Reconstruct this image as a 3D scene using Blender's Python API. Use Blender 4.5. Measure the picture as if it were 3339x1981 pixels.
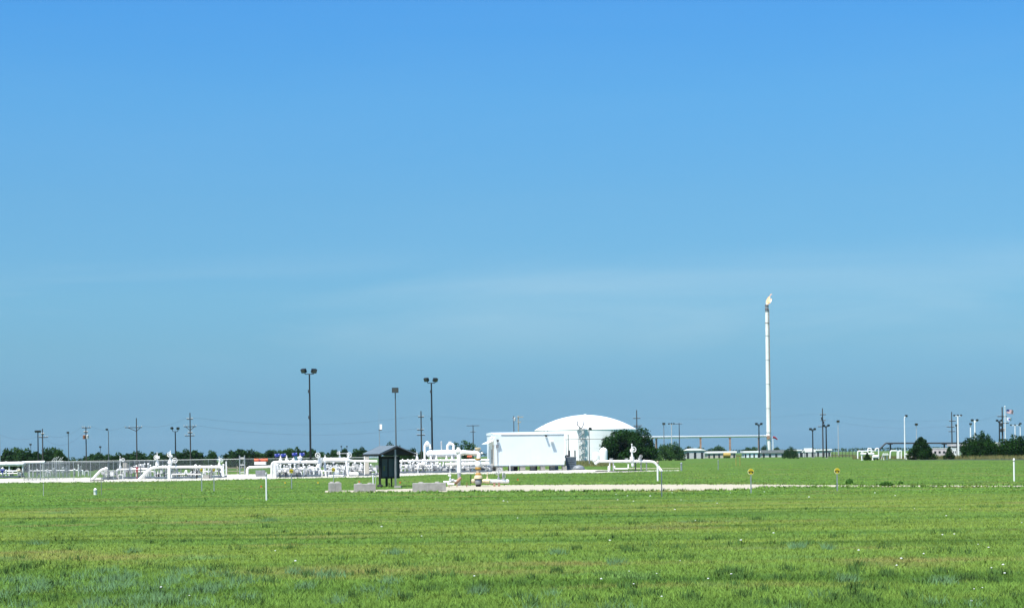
import bpy, math, random
import numpy as np
from mathutils import Vector, Matrix, noise as mnoise

random.seed(7)
rng = np.random.default_rng(11)
scene = bpy.context.scene
for o in list(bpy.data.objects):
    bpy.data.objects.remove(o)
C = scene.collection

# ------------------------------------------------------------------ camera
# pixel coordinates below are those of the 3339 x 1981 photograph; they are only used to
# work out where things stand on the ground plane (or at a chosen distance) in metres
F, PX, PY, CAMH = 5823.0, 1669.5, 1484.0, 2.2
ROLL = math.radians(0.8)
cr, sr = math.cos(ROLL), math.sin(ROLL)
cam_data = bpy.data.cameras.new('camera')
cam_data.sensor_fit = 'HORIZONTAL'
cam_data.sensor_width = 36.0
cam_data.lens = 36.0 * F / 3339.0
cam_data.shift_y = (PY - 990.5) / 3339.0
cam_data.clip_start = 0.5
cam_data.clip_end = 20000.0
cam = bpy.data.objects.new('camera', cam_data)
C.objects.link(cam)
cam.matrix_world = Matrix(((cr, sr, 0, 0), (0, 0, -1, 0), (-sr, cr, 0, CAMH), (0, 0, 0, 1)))
scene.camera = cam

# ------------------------------------------------------------------ sky, sun, exposure
SUN = Vector((-0.27, -0.36, 0.893)).normalized()
EL = math.asin(SUN.z)
AZ = math.atan2(SUN.x, SUN.y)
world = bpy.data.worlds.new('World')
scene.world = world
world.use_nodes = True
wt = world.node_tree
wt.nodes.clear()
w_out = wt.nodes.new('ShaderNodeOutputWorld')
w_bg = wt.nodes.new('ShaderNodeBackground')
w_bg.inputs['Strength'].default_value = 0.0957
sky = wt.nodes.new('ShaderNodeTexSky')
sky.sky_type = 'NISHITA'
sky.sun_disc = False
sky.sun_elevation = EL
sky.sun_rotation = AZ
sky.altitude = 300.0
sky.air_density = 1.0
sky.dust_density = 0.6
sky.ozone_density = 2.0
# the air's own colour cast by height above the horizon (even beyond the frame)
w_geo = wt.nodes.new('ShaderNodeTexCoord')
w_sep = wt.nodes.new('ShaderNodeSeparateXYZ')
wt.links.new(w_geo.outputs['Generated'], w_sep.inputs[0])
w_ramp = wt.nodes.new('ShaderNodeValToRGB')
w_ramp.color_ramp.interpolation = 'LINEAR'
SKYTINT = [(0.0, (.185, .400, .74)), (.0085, (.176, .378, .70)), (.031, (.185, .366, .615)), (.062, (.238, .430, .592)),
           (.0866, (.274, .488, .623)), (.1414, (.300, .562, .697)), (.195, (.294, .636, .818)), (.247, (.249, .654, .932))]
def set_ramp(ramp, stops):
    els = ramp.color_ramp.elements
    while len(els) > 2:
        els.remove(els[-1])
    for i, (p, c) in enumerate(stops):
        e = els[i] if i < 2 else els.new(p)
        e.position = p
        e.color = (*c, 1)
set_ramp(w_ramp, SKYTINT)
wt.links.new(w_sep.outputs['Z'], w_ramp.inputs[0])
w_mul = wt.nodes.new('ShaderNodeMix')
w_mul.data_type = 'RGBA'; w_mul.blend_type = 'MULTIPLY'; w_mul.clamp_result = False
w_mul.inputs[0].default_value = 1.0
wt.links.new(sky.outputs[0], w_mul.inputs[6])
wt.links.new(w_ramp.outputs[0], w_mul.inputs[7])
w_map = wt.nodes.new('ShaderNodeMapping'); w_map.inputs['Scale'].default_value = (1.6, 1.6, 9.0)
wt.links.new(w_geo.outputs['Generated'], w_map.inputs['Vector'])
w_n = wt.nodes.new('ShaderNodeTexNoise'); w_n.inputs['Scale'].default_value = 2.6; w_n.inputs['Detail'].default_value = 5; w_n.inputs['Distortion'].default_value = .6
wt.links.new(w_map.outputs[0], w_n.inputs['Vector'])
w_cr = wt.nodes.new('ShaderNodeMapRange'); w_cr.inputs['From Min'].default_value = .45; w_cr.inputs['From Max'].default_value = .8; w_cr.inputs['To Max'].default_value = .36
wt.links.new(w_n.outputs[0], w_cr.inputs['Value'])
w_cl = wt.nodes.new('ShaderNodeMix'); w_cl.data_type = 'RGBA'
w_cl.inputs[7].default_value = (3.4, 4.3, 4.7, 1)               # thin high cirrus
w_bd = wt.nodes.new('ShaderNodeValToRGB'); w_bd.color_ramp.interpolation = 'EASE'      # a thin bank low in the sky
set_ramp(w_bd, [(.045, (0, 0, 0)), (.075, (1, 1, 1)), (.092, (.7, .7, .7)), (.12, (.05, .05, .05)), (.3, (.05, .05, .05))])
wt.links.new(w_sep.outputs['Z'], w_bd.inputs[0])
w_bm = wt.nodes.new('ShaderNodeMath'); w_bm.operation = 'MULTIPLY'
wt.links.new(w_cr.outputs[0], w_bm.inputs[0]); wt.links.new(w_bd.outputs[0], w_bm.inputs[1])
wt.links.new(w_bm.outputs[0], w_cl.inputs[0]); wt.links.new(w_mul.outputs[2], w_cl.inputs[6])
wt.links.new(w_cl.outputs[2], w_bg.inputs['Color'])
wt.links.new(w_bg.outputs[0], w_out.inputs['Surface'])

sun_data = bpy.data.lights.new('sun', 'SUN')
sun_data.energy = 4.6
sun_data.angle = math.radians(0.53)
sun_data.color = (1.0, 0.955, 0.89)
sun = bpy.data.objects.new('sun', sun_data)
sun.rotation_euler = (-SUN).to_track_quat('-Z', 'Y').to_euler()
sun.location = (-30, -40, 100)
C.objects.link(sun)

scene.view_settings.view_transform = 'Standard'
scene.view_settings.look = 'None'
scene.view_settings.gamma = 1.0
scene.view_settings.use_curve_mapping = False
scene.view_settings.exposure = 0.95
scene.cycles.max_bounces = 6
scene.cycles.transparent_max_bounces = 24
scene.cycles.volume_bounces = 0
scene.cycles.use_denoising = True
scene.cycles.denoiser = 'OPENIMAGEDENOISE'
scene.cycles.denoising_input_passes = 'RGB_ALBEDO_NORMAL'

# ------------------------------------------------------------------ helpers: places
def P(px, py, d):
    a = (px - PX) / F; b = (PY - py) / F
    return Vector((d * (a * cr + b * sr), d, CAMH + d * (b * cr - a * sr)))
def G(px, py):
    a = (px - PX) / F; b = (PY - py) / F
    return P(px, py, CAMH / -(b * cr - a * sr))
def S(d):
    return d / F                      # metres per photograph pixel at distance d
def proj(x, y, z=0.0):                # numpy friendly inverse of P
    u = x / y; v = (z - CAMH) / y
    a = u * cr - v * sr; b = u * sr + v * cr
    return PX + a * F, PY - b * F

# ------------------------------------------------------------------ helpers: materials
MATS = {}
def mat(name, col, rough=0.6, metal=0.0, var=0.18, scale=1.5, col2=None, bump=0.0, spots=None, spot_amt=0.0, spot_scale=3.0, trans=None):
    if name in MATS:
        return MATS[name]
    m = bpy.data.materials.new(name)
    m.use_nodes = True
    nt = m.node_tree
    bs = nt.nodes['Principled BSDF']
    bs.inputs['Roughness'].default_value = rough
    bs.inputs['Metallic'].default_value = metal
    geo = nt.nodes.new('ShaderNodeNewGeometry')
    n1 = nt.nodes.new('ShaderNodeTexNoise')
    n1.inputs['Scale'].default_value = scale
    n1.inputs['Detail'].default_value = 6
    n1.inputs['Roughness'].default_value = 0.65
    nt.links.new(geo.outputs['Position'], n1.inputs['Vector'])
    r = nt.nodes.new('ShaderNodeValToRGB')
    c2 = col2 or tuple(max(0.0, c * (1 - var * 2)) for c in col)
    set_ramp(r, [(0.3, c2), (0.68, col)])
    nt.links.new(n1.outputs[0], r.inputs[0])
    out = r.outputs[0]
    if spots:
        n2 = nt.nodes.new('ShaderNodeTexNoise')
        n2.inputs['Scale'].default_value = spot_scale
        n2.inputs['Detail'].default_value = 8
        n2.inputs['Roughness'].default_value = 0.75
        nt.links.new(geo.outputs['Position'], n2.inputs['Vector'])
        mr = nt.nodes.new('ShaderNodeMapRange')
        mr.inputs['From Min'].default_value = 0.72 - spot_amt
        mr.inputs['From Max'].default_value = 0.80 - spot_amt
        nt.links.new(n2.outputs[0], mr.inputs['Value'])
        mx = nt.nodes.new('ShaderNodeMix'); mx.data_type = 'RGBA'
        nt.links.new(mr.outputs[0], mx.inputs[0])
        nt.links.new(out, mx.inputs[6])
        mx.inputs[7].default_value = (*spots, 1)
        out = mx.outputs[2]
    nt.links.new(out, bs.inputs['Base Color'])
    if bump:
        bp = nt.nodes.new('ShaderNodeBump')
        bp.inputs['Strength'].default_value = bump
        bp.inputs['Distance'].default_value = 0.03
        nt.links.new(n1.outputs[0], bp.inputs['Height'])
        nt.links.new(bp.outputs[0], bs.inputs['Normal'])
    if trans:
        tr = nt.nodes.new('ShaderNodeBsdfTranslucent')
        nt.links.new(out, tr.inputs['Color'])
        ms = nt.nodes.new('ShaderNodeMixShader')
        ms.inputs[0].default_value = trans
        nt.links.new(bs.outputs[0], ms.inputs[1]); nt.links.new(tr.outputs[0], ms.inputs[2])
        nt.links.new(ms.outputs[0], nt.nodes['Material Output'].inputs['Surface'])
        bs.inputs['Specular IOR Level'].default_value = 0.06
    MATS[name] = m
    return m

def lift_normals(m, fac):
    nt = m.node_tree; geo = [n for n in nt.nodes if n.type == 'NEW_GEOMETRY'][0]
    mx = nt.nodes.new('ShaderNodeMix'); mx.data_type = 'VECTOR'; mx.inputs[0].default_value = fac
    nt.links.new(geo.outputs['Normal'], mx.inputs[4]); mx.inputs[5].default_value = (0, 0, 1)
    nz = nt.nodes.new('ShaderNodeVectorMath'); nz.operation = 'NORMALIZE'
    nt.links.new(mx.outputs[1], nz.inputs[0])
    for n in nt.nodes:
        if n.type in ('BSDF_PRINCIPLED', 'BSDF_TRANSLUCENT'):
            nt.links.new(nz.outputs[0], n.inputs['Normal'])
    return m

WHITE = mat('white_paint', (.82, .82, .80), .4, var=.06, scale=.8, spots=(.40, .33, .25), spot_amt=.08, spot_scale=5)
WHITEWALL = mat('white_siding', (.66, .73, .75), .5, var=.04, scale=.4)
TANKWHITE = mat('tank_paint', (.88, .88, .87), .45, var=.03, scale=.15)
GREY = mat('grey_steel', (.30, .31, .32), .5, .3, var=.2, scale=2)
LGREY = mat('pale_grey_paint', (.50, .51, .51), .5, var=.15, scale=2)
GALV = mat('galvanised_steel', (.38, .41, .43), .45, .5, var=.15, scale=3)
POLEGREY = mat('dull_grey_pole', (.11, .13, .14), .5, var=.2, scale=2)
DARK = mat('dark_steel_and_shade', (.035, .04, .045), .55, var=.3, scale=2)
BLACK = mat('black_rubber_and_shade', (.012, .012, .013), .8, var=.2)
SKIDBLUE = mat('slate_steel', (.13, .17, .205), .5, var=.3, scale=1.5)
WOOD = mat('weathered_pole_wood', (.06, .055, .05), .85, var=.3, scale=4)
WOODL = mat('pale_timber', (.42, .36, .27), .85, var=.2, scale=4)
DKPOLE = mat('dark_pole_paint', (.009, .011, .013), .5, var=.3, scale=2)
BLUE = mat('blue_actuator_paint', (.012, .035, .30), .45, var=.2, scale=4)
RED = mat('red_paint', (.32, .02, .03), .5, var=.2, scale=5)
ORANGE = mat('orange_paint', (.62, .11, .03), .5, var=.2, scale=5)
RUST = mat('rust', (.30, .12, .06), .85, var=.3, scale=4)
RUSTLEG = mat('rusty_support_paint', (.45, .27, .18), .8, var=.3, scale=1.5)
OCHRE = mat('ochre_coating', (.50, .27, .05), .6, var=.3, scale=6, spots=(.08, .05, .03), spot_amt=.06, spot_scale=8)
CREAM = mat('cream_coating', (.66, .56, .36), .6, var=.15, scale=5, spots=(.30, .2, .1), spot_amt=.05)
TAN = mat('tan_coating', (.47, .40, .30), .7, var=.2, scale=5)
CONC = mat('concrete', (.34, .33, .30), .9, var=.16, scale=3, bump=.3, spots=(.19, .18, .155), spot_amt=.05, spot_scale=5)
YELLOW = mat('yellow_sign_paint', (.62, .45, .01), .45, var=.1, scale=8)
LEMON = mat('pale_yellow_sign_paint', (.66, .63, .30), .5, var=.1, scale=8)
INK = mat('black_sign_ink', (.01, .01, .01), .6, var=.1)
ROOFMETAL = mat('kiosk_roof_metal', (.165, .21, .24), .5, .0, var=.15, scale=1.5)
KDARK = mat('dark_stained_timber', (.009, .011, .013), .7, var=.3, scale=5)
KBOARD = mat('display_board_glazing', (.028, .062, .072), .3, var=.15, scale=2)
AMBER = mat('amber_lamp_lens', (.07, .055, .03), .2, var=.3, scale=6)
LENS = mat('lamp_glass', (.08, .09, .095), .15, var=.2, scale=6)
PINKW = mat('faded_pinkish_white', (.62, .54, .55), .6, var=.15, scale=.8)
TANWALL = mat('beige_siding_and_shade', (.46, .43, .37), .7, var=.1, scale=1)
WINDOWM = mat('dark_window_glass', (.02, .03, .035), .1, var=.1)

# ------------------------------------------------------------------ helpers: meshes
LOC = {}
def perp(d):
    d = d.normalized()
    u = d.cross(Vector((0, 0, 1)))
    if u.length < 1e-3:
        u = Vector((1, 0, 0))
    u.normalize()
    return u, d.cross(u).normalized()
class MB:
    def __init__(self):
        self.v = []; self.f = []
    def box(self, c, s, rz=0.0, rx=0.0, ry=0.0):
        m = Matrix.Rotation(rz, 3, 'Z') @ Matrix.Rotation(ry, 3, 'Y') @ Matrix.Rotation(rx, 3, 'X')
        c = Vector(c); b = len(self.v)
        for k in range(8):
            q = Vector(((k & 1) - .5, ((k >> 1) & 1) - .5, ((k >> 2) & 1) - .5))
            self.v.append(c + m @ Vector((q.x * s[0], q.y * s[1], q.z * s[2])))
        for f in ((0, 2, 3, 1), (4, 5, 7, 6), (0, 1, 5, 4), (2, 6, 7, 3), (0, 4, 6, 2), (1, 3, 7, 5)):
            self.f.append(tuple(b + i for i in f))
        return self
    def rings(self, rings, cap=True, close=False):
        b = len(self.v); n = len(rings[0])
        for r in rings:
            self.v.extend(r)
        m = len(rings)
        for i in range(m if close else m - 1):
            for j in range(n):
                k = (j + 1) % n; i2 = (i + 1) % m
                self.f.append((b + i * n + j, b + i * n + k, b + i2 * n + k, b + i2 * n + j))
        if cap and not close:
            self.f.append(tuple(b + j for j in range(n))[::-1])
            self.f.append(tuple(b + (m - 1) * n + j for j in range(n)))
        return self
    def cyl(self, p0, p1, r0, r1=None, n=10):
        p0 = Vector(p0); p1 = Vector(p1); r1 = r0 if r1 is None else r1
        u, w = perp(p1 - p0)
        cs = [(math.cos(2 * math.pi * k / n), math.sin(2 * math.pi * k / n)) for k in range(n)]
        return self.rings([[p0 + (u * c + w * s) * r0 for c, s in cs], [p1 + (u * c + w * s) * r1 for c, s in cs]])
    def tube(self, pts, r, n=10, bend=0.0):
        pts = [Vector(p) for p in pts]
        if bend:
            q = [pts[0]]
            for i in range(1, len(pts) - 1):
                a, b, c = pts[i - 1], pts[i], pts[i + 1]
                l = min(bend, (a - b).length * .48, (c - b).length * .48)
                s, e = b + (a - b).normalized() * l, b + (c - b).normalized() * l
                for t in (0, .2, .4, .6, .8, 1):
                    q.append((1 - t) ** 2 * s + 2 * t * (1 - t) * b + t * t * e)
            q.append(pts[-1]); pts = q
        rs = r if isinstance(r, (list, tuple)) else [r] * len(pts)
        u = None; rings = []
        for i, p in enumerate(pts):
            d = (pts[min(i + 1, len(pts) - 1)] - pts[max(i - 1, 0)]).normalized()
            if u is None:
                u, w = perp(d)
            else:
                u = (u - d * u.dot(d)).normalized(); w = d.cross(u)
            rings.append([p + (u * math.cos(2 * math.pi * k / n) + w * math.sin(2 * math.pi * k / n)) * rs[min(i, len(rs) - 1)] for k in range(n)])
        return self.rings(rings)
    def lathe(self, base, prof, n=14, axis=None):
        base = Vector(base); ax = Vector(axis or (0, 0, 1)).normalized(); u, w = perp(ax)
        return self.rings([[base + ax * h + (u * math.cos(2 * math.pi * k / n) + w * math.sin(2 * math.pi * k / n)) * max(r, 1e-4) for k in range(n)] for h, r in prof])
    def ball(self, c, r, n=10, m=6, sq=(1, 1, 1)):
        c = Vector(c)
        return self.rings([[c + Vector((math.sin(t) * math.cos(a) * r * sq[0], math.sin(t) * math.sin(a) * r * sq[1], -math.cos(t) * r * sq[2]))
                            for a in (2 * math.pi * k / n for k in range(n))] for t in (math.pi * (i + .02) / (m + .04) for i in range(m + 1))])
    def torus(self, c, ax, R, r, n=16, m=6):
        c = Vector(c); u, w = perp(Vector(ax)); a = Vector(ax).normalized()
        return self.rings([[c + (u * math.cos(t) + w * math.sin(t)) * (R + r * math.cos(s)) + a * (r * math.sin(s))
                            for s in (2 * math.pi * j / m for j in range(m))] for t in (2 * math.pi * i / n for i in range(n))], close=True)
    def prism(self, pts, ext):
        pts = [Vector(p) for p in pts]; e = Vector(ext)
        return self.rings([pts, [p + e for p in pts]])
    def build(self, name, m, parent=None, smooth=False, base=None):
        me = bpy.data.meshes.new(name)
        o = bpy.data.objects.new(name, me)
        off = LOC[parent.name] if parent is not None else Vector(base if base is not None else (0, 0, 0))
        me.from_pydata([tuple(Vector(v) - off) for v in self.v], [], self.f)
        me.materials.append(m)
        if smooth:
            me.shade_smooth()
            try:
                me.set_sharp_from_angle(angle=math.radians(40))
            except Exception:
                pass
        C.objects.link(o)
        if parent is not None:
            o.parent = parent
        else:
            o.location = off
        LOC[o.name] = off
        return o
def tag(o, label, cat, group=None, kind=None):
    if label: o['label'] = label
    if cat: o['category'] = cat
    if group: o['group'] = group
    if kind: o['kind'] = kind
    return o
def thing(name, label, cat, loc, group=None):
    o = bpy.data.objects.new(name, None)
    o.empty_display_size = .3
    C.objects.link(o)
    o.location = loc
    LOC[o.name] = Vector(loc)
    return tag(o, label, cat, group)
def ground(p):
    return Vector((p[0], p[1], 0))

# ------------------------------------------------------------------ setting: ground, gravel, dark strip
def lawn_material(name, blades):
    m = bpy.data.materials.new(name)
    m.use_nodes = True
    nt = m.node_tree; N = nt.nodes; L = nt.links
    bs = N['Principled BSDF']
    bs.inputs['Roughness'].default_value = .75
    bs.inputs['Specular IOR Level'].default_value = .04
    geo = N.new('ShaderNodeNewGeometry')
    def noise(sx, sy, scale, det=5, rough=.6, off=0):
        mp = N.new('ShaderNodeMapping'); mp.inputs['Scale'].default_value = (sx, sy, 1); mp.inputs['Location'].default_value = (off, off * .7, 0)
        L.new(geo.outputs['Position'], mp.inputs['Vector'])
        n = N.new('ShaderNodeTexNoise'); n.inputs['Scale'].default_value = scale; n.inputs['Detail'].default_value = det; n.inputs['Roughness'].default_value = rough
        L.new(mp.outputs[0], n.inputs['Vector'])
        return n.outputs[0]
    def mix(f, a, b, lo=None, hi=None):
        if lo is not None:
            mr = N.new('ShaderNodeMapRange'); mr.inputs['From Min'].default_value = lo; mr.inputs['From Max'].default_value = hi
            L.new(f, mr.inputs['Value']); f = mr.outputs[0]
        x = N.new('ShaderNodeMix'); x.data_type = 'RGBA'
        if isinstance(f, float): x.inputs[0].default_value = f
        else: L.new(f, x.inputs[0])
        for s, q in ((6, a), (7, b)):
            if isinstance(q, tuple): x.inputs[s].default_value = (*q, 1)
            else: L.new(q, x.inputs[s])
        return x.outputs[2]
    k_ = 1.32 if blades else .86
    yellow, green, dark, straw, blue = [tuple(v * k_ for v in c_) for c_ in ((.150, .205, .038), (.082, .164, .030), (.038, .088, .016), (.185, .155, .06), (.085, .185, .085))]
    sp = N.new('ShaderNodeSeparateXYZ'); L.new(geo.outputs['Position'], sp.inputs[0])          # mown strips differ by how long since they were cut
    wob = N.new('ShaderNodeMath'); wob.operation = 'MULTIPLY_ADD'; wob.inputs[1].default_value = 22.0
    L.new(noise(.6, .6, .06, 4, .6, 77), wob.inputs[0]); L.new(sp.outputs['Y'], wob.inputs[2])
    zn = N.new('ShaderNodeMapRange'); zn.inputs['From Min'].default_value = 11; zn.inputs['From Max'].default_value = 411
    L.new(wob.outputs[0], zn.inputs['Value'])
    zr_ = N.new('ShaderNodeValToRGB'); set_ramp(zr_, [(.06, (.28,) * 3), (.085, (.45,) * 3), (.115, (.95,) * 3), (.20, (.95,) * 3), (.225, (.18,) * 3), (.262, (.12,) * 3), (.30, (.22,) * 3), (.6, (.22,) * 3), (1, (.2,) * 3)])
    L.new(zn.outputs[0], zr_.inputs[0])
    yel = mix(zr_.outputs[0], green, yellow)
    c = mix(noise(.25, 1, .09, 4, .55), green, yel, .36, .58)                 # mower swaths and poorer ground
    c = mix(noise(.12, 1, .35, 5, .65, 9), c, dark, .49, .68)                     # damper streaks
    c = mix(noise(.5, 1, .22, 5, .6, 31), c, straw, .55, .76)                     # dried-off streaks
    c = mix(noise(1, 1, .16, 4, .6, 55), c, blue, .62, .80)                       # bluish weeds
    c = mix(noise(.35, 1, .8, 6, .8, 13), c, dark, .54, .74)
    c = mix(noise(.4, 1, .5, 5, .7, 41), c, yellow, .56, .80)
    c = mix(noise(1, 1, 2.2, 6, .75, 3), c, dark, .53, .78)
    if blades:
        rnd = geo.outputs['Random Per Island']
        hv = N.new('ShaderNodeHueSaturation')
        mr = N.new('ShaderNodeMapRange'); mr.inputs['To Min'].default_value = .7; mr.inputs['To Max'].default_value = 1.4
        L.new(rnd, mr.inputs['Value']); L.new(mr.outputs[0], hv.inputs['Value']); L.new(c, hv.inputs['Color'])
        c = hv.outputs[0]
        tr = N.new('ShaderNodeBsdfTranslucent'); L.new(c, tr.inputs['Color'])
        ms = N.new('ShaderNodeMixShader'); ms.inputs[0].default_value = .2
        L.new(bs.outputs[0], ms.inputs[1]); L.new(tr.outputs[0], ms.inputs[2])
        L.new(ms.outputs[0], N['Material Output'].inputs['Surface'])
    else:
        bp = N.new('ShaderNodeBump'); bp.inputs['Strength'].default_value = .45; bp.inputs['Distance'].default_value = .10
        L.new(noise(1, 1, 3.0, 6, .7, 7), bp.inputs['Height']); L.new(bp.outputs[0], bs.inputs['Normal'])
    L.new(c, bs.inputs['Base Color'])
    return m
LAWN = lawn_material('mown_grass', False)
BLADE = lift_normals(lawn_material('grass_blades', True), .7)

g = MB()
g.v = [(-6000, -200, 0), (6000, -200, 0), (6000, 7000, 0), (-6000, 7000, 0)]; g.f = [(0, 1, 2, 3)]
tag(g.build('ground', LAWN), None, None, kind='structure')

GRAVEL = mat('crushed_limestone', (.41, .38, .285), .95, scale=1.2, col2=(.33, .30, .22), bump=.4, spots=(.18, .17, .11), spot_amt=.07, spot_scale=2.5)
PADGRAVEL = mat('pale_yard_gravel', (.52, .50, .43), .95, scale=1.2, col2=(.42, .40, .33), bump=.4, spots=(.20, .19, .15), spot_amt=.06, spot_scale=2.5)
STRIPDARK = mat('near_black_strip', (.028, .028, .03), .9, var=.15, scale=.7)
def interp(tab, x):
    return float(np.interp(x, [t[0] for t in tab], [t[1] for t in tab]))
PAD_NEAR = [(-150, 1576), (0, 1574), (200, 1572), (420, 1570), (600, 1567), (900, 1560), (1180, 1555.5), (1300, 1552), (1450, 1545.5), (1700, 1543.5), (1950, 1541), (2010, 1539), (2120, 1536), (2215, 1533.5)]
PAD_FAR = [(-150, 1561), (0, 1559.5), (200, 1557), (420, 1555), (780, 1545), (1000, 1545), (1180, 1541), (1300, 1539), (1600, 1534), (1850, 1529), (1950, 1531), (2010, 1533), (2120, 1533), (2215, 1532.5)]
TRK_NEAR = [(1060, 1604.5), (1200, 1604), (1400, 1603), (1600, 1601.5), (2000, 1599), (2300, 1598.5), (2400, 1597), (2445, 1594), (2480, 1588.5), (2560, 1587), (2700, 1586.5), (3000, 1586.5), (3500, 1587)]
TRK_FAR = [(1060, 1599), (1200, 1597), (1440, 1589), (1480, 1582), (1700, 1580), (2000, 1578.5), (2480, 1578), (2600, 1580), (2800, 1581.5), (3000, 1582), (3500, 1582.5)]
def strip(name, near, far, m, z, jit, step=5):
    mb = MB(); xs = np.arange(near[0][0], near[-1][0] + 1, step)
    for i, x in enumerate(xs):
        for tab, s in ((near, 1), (far, -1)):
            py = interp(tab, x) + jit * (mnoise.noise((x * .045, s * 9, 0)) + .7 * mnoise.noise((x * .17, s * 5, 3)))
            p = G(x, py); mb.v.append(Vector((p.x, p.y, z)))
    for i in range(len(xs) - 1):
        mb.f.append((2 * i, 2 * i + 2, 2 * i + 3, 2 * i + 1))
    return tag(mb.build(name, m), None, None, kind='structure')
strip('gravel_yard', PAD_NEAR, PAD_FAR, PADGRAVEL, .012, .9)
strip('gravel_track', TRK_NEAR, TRK_FAR, GRAVEL, .012, .9)
strip('gravel_strip', [(2040, 1527.5), (2215, 1526.5)], [(2040, 1524.5), (2215, 1525.5)], GRAVEL, .008, .4)
strip('dark_strip', [(2870, 1499.5), (3100, 1498.6), (3500, 1498.6)], [(2870, 1498.8), (3100, 1496.2), (3500, 1495.6)], STRIPDARK, .008, .15)  # near-black strip along the near edge of the dry weeds
def off_gravel(px, py):
    def out(near, far):
        n = np.interp(px, [t[0] for t in near], [t[1] for t in near]); f = np.interp(px, [t[0] for t in far], [t[1] for t in far])
        return (py > n) | (py < f) | (px < near[0][0]) | (px > near[-1][0])
    return out(PAD_NEAR, PAD_FAR) & out(TRK_NEAR, TRK_FAR) & out([(2870, 1499.5), (3500, 1499)], [(2870, 1497.5), (3500, 1496)])

# ------------------------------------------------------------------ setting: grass that nobody could count
def blade_mesh(name, pos, h, w, m, lean=.45):
    n = len(pos)
    ang = rng.uniform(0, 2 * math.pi, n); la = rng.uniform(0, 2 * math.pi, n)
    le = h * rng.uniform(.1, 1, n) * lean
    V = np.zeros((n, 3, 3))
    V[:, 0] = pos; V[:, 1] = pos; V[:, 2] = pos
    V[:, 0, 0] -= np.cos(ang) * w / 2; V[:, 0, 1] -= np.sin(ang) * w / 2
    V[:, 1, 0] += np.cos(ang) * w / 2; V[:, 1, 1] += np.sin(ang) * w / 2
    V[:, 2, 0] += np.cos(la) * le; V[:, 2, 1] += np.sin(la) * le; V[:, 2, 2] += h
    me = bpy.data.meshes.new(name)
    me.vertices.add(3 * n); me.loops.add(3 * n); me.polygons.add(n)
    me.vertices.foreach_set('co', V.reshape(-1))
    me.loops.foreach_set('vertex_index', np.arange(3 * n, dtype=np.int32))
    me.polygons.foreach_set('loop_start', np.arange(0, 3 * n, 3, dtype=np.int32))
    me.polygons.foreach_set('loop_total', np.full(n, 3, dtype=np.int32))
    me.update(calc_edges=True)
    me.materials.append(m)
    o = bpy.data.objects.new(name, me); C.objects.link(o)
    return o
def field_points(n, d0, d1, power):
    d = (d0 ** (1 - power) + rng.uniform(0, 1, n) * (d1 ** (1 - power) - d0 ** (1 - power))) ** (1 / (1 - power))
    x = rng.uniform(-.325, .325, n) * d
    return x, d
def patchy(x, y, s):
    return np.array([mnoise.noise((a * s, b * s, 4.0)) for a, b in zip(x, y)])
NB = 330000
x, d = field_points(NB, 22, 95, 1.6)
cx, cd = x[:NB // 14], d[:NB // 14]                        # part of the blades grow in tufts
k = rng.integers(0, len(cx), NB // 2)
x[:NB // 2] = cx[k] + rng.normal(0, .035, NB // 2); d[:NB // 2] = cd[k] + rng.normal(0, .05, NB // 2)
h = rng.uniform(.03, .075, NB) * (1 + .4 * np.exp(-(d - 22) / 10))
pz = np.stack([x, d, np.zeros(NB)], 1)
tag(blade_mesh('grass', pz, h, rng.uniform(.007, .017, NB) * (d / 26) ** .55, BLADE, 1.3), 'short mown grass covering the field', 'grass', kind='stuff')
# scattered coarser turf further off
NF = 110000
x, d = field_points(NF, 90, 400, 1.25)
px, py = proj(x, d)
ok = off_gravel(px, py)
x, d = x[ok], d[ok]
pz = np.stack([x, d, np.zeros(len(x))], 1)
tag(blade_mesh('field_turf', pz, rng.uniform(.02, .075, len(x)), rng.uniform(.04, .12, len(x)) * (d / 120) ** .5, BLADE, 2.5), 'uneven turf tufts across the distant field', 'grass', kind='stuff')
# taller bluish and dark weeds in clumps
WEEDB = lift_normals(mat('bluish_weed_leaves', (.135, .265, .12), .7, var=.2, scale=1.5, trans=.2), .75)
WEEDD = lift_normals(mat('dark_weed_leaves', (.078, .165, .04), .7, var=.3, scale=1.5, trans=.2), .6)
STRAW = mat('dry_weed_stems', (.34, .27, .12), .8, col2=(.12, .16, .05), scale=.9, trans=.4)
def clumps(spec):
    out = []
    for (cx_, cy_, wpx, n) in spec:
        c = G(cx_, cy_); w = wpx * S(c.y)
        q = np.zeros((n, 3))
        q[:, 0] = c.x + rng.normal(0, w / 3.2, n); q[:, 1] = c.y + rng.normal(0, max(.12, w / 2.2), n)
        out.append(q)
    return np.concatenate(out)
spec = [(min(rng.uniform(20, 1300), rng.uniform(20, 1500)), rng.uniform(1862, 1985), rng.uniform(50, 130), 110) for _ in range(48)] + \
       [(rng.uniform(0, 3339), rng.uniform(1935, 2010), rng.uniform(40, 110), 50) for _ in range(20)] + \
       [(880, 1698, 40, 160), (120, 1775, 55, 130), (1820, 1805, 45, 150), (2600, 1786, 46, 260), (2700, 1790, 40, 170), (430, 1800, 60, 110), (1290, 1806, 60, 200), (2010, 1838, 50, 170), (2760, 1895, 60, 190), (3070, 1903, 80, 260), (1560, 1935, 60, 240)]
q = clumps(spec)
tag(blade_mesh('tall_weeds', q, rng.uniform(.06, .19, len(q)), rng.uniform(.009, .02, len(q)), WEEDB, 1.1), 'taller bluish weeds in patches at the near edge of the field', 'weeds', kind='stuff')
spec = [(rng.uniform(0, 3339), rng.uniform(1640, 1975), rng.uniform(25, 90), 45) for _ in range(120)] + [(rng.uniform(0, 3339), rng.uniform(1850, 1985), rng.uniform(30, 80), 90) for _ in range(50)]
q = clumps(spec)
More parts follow.
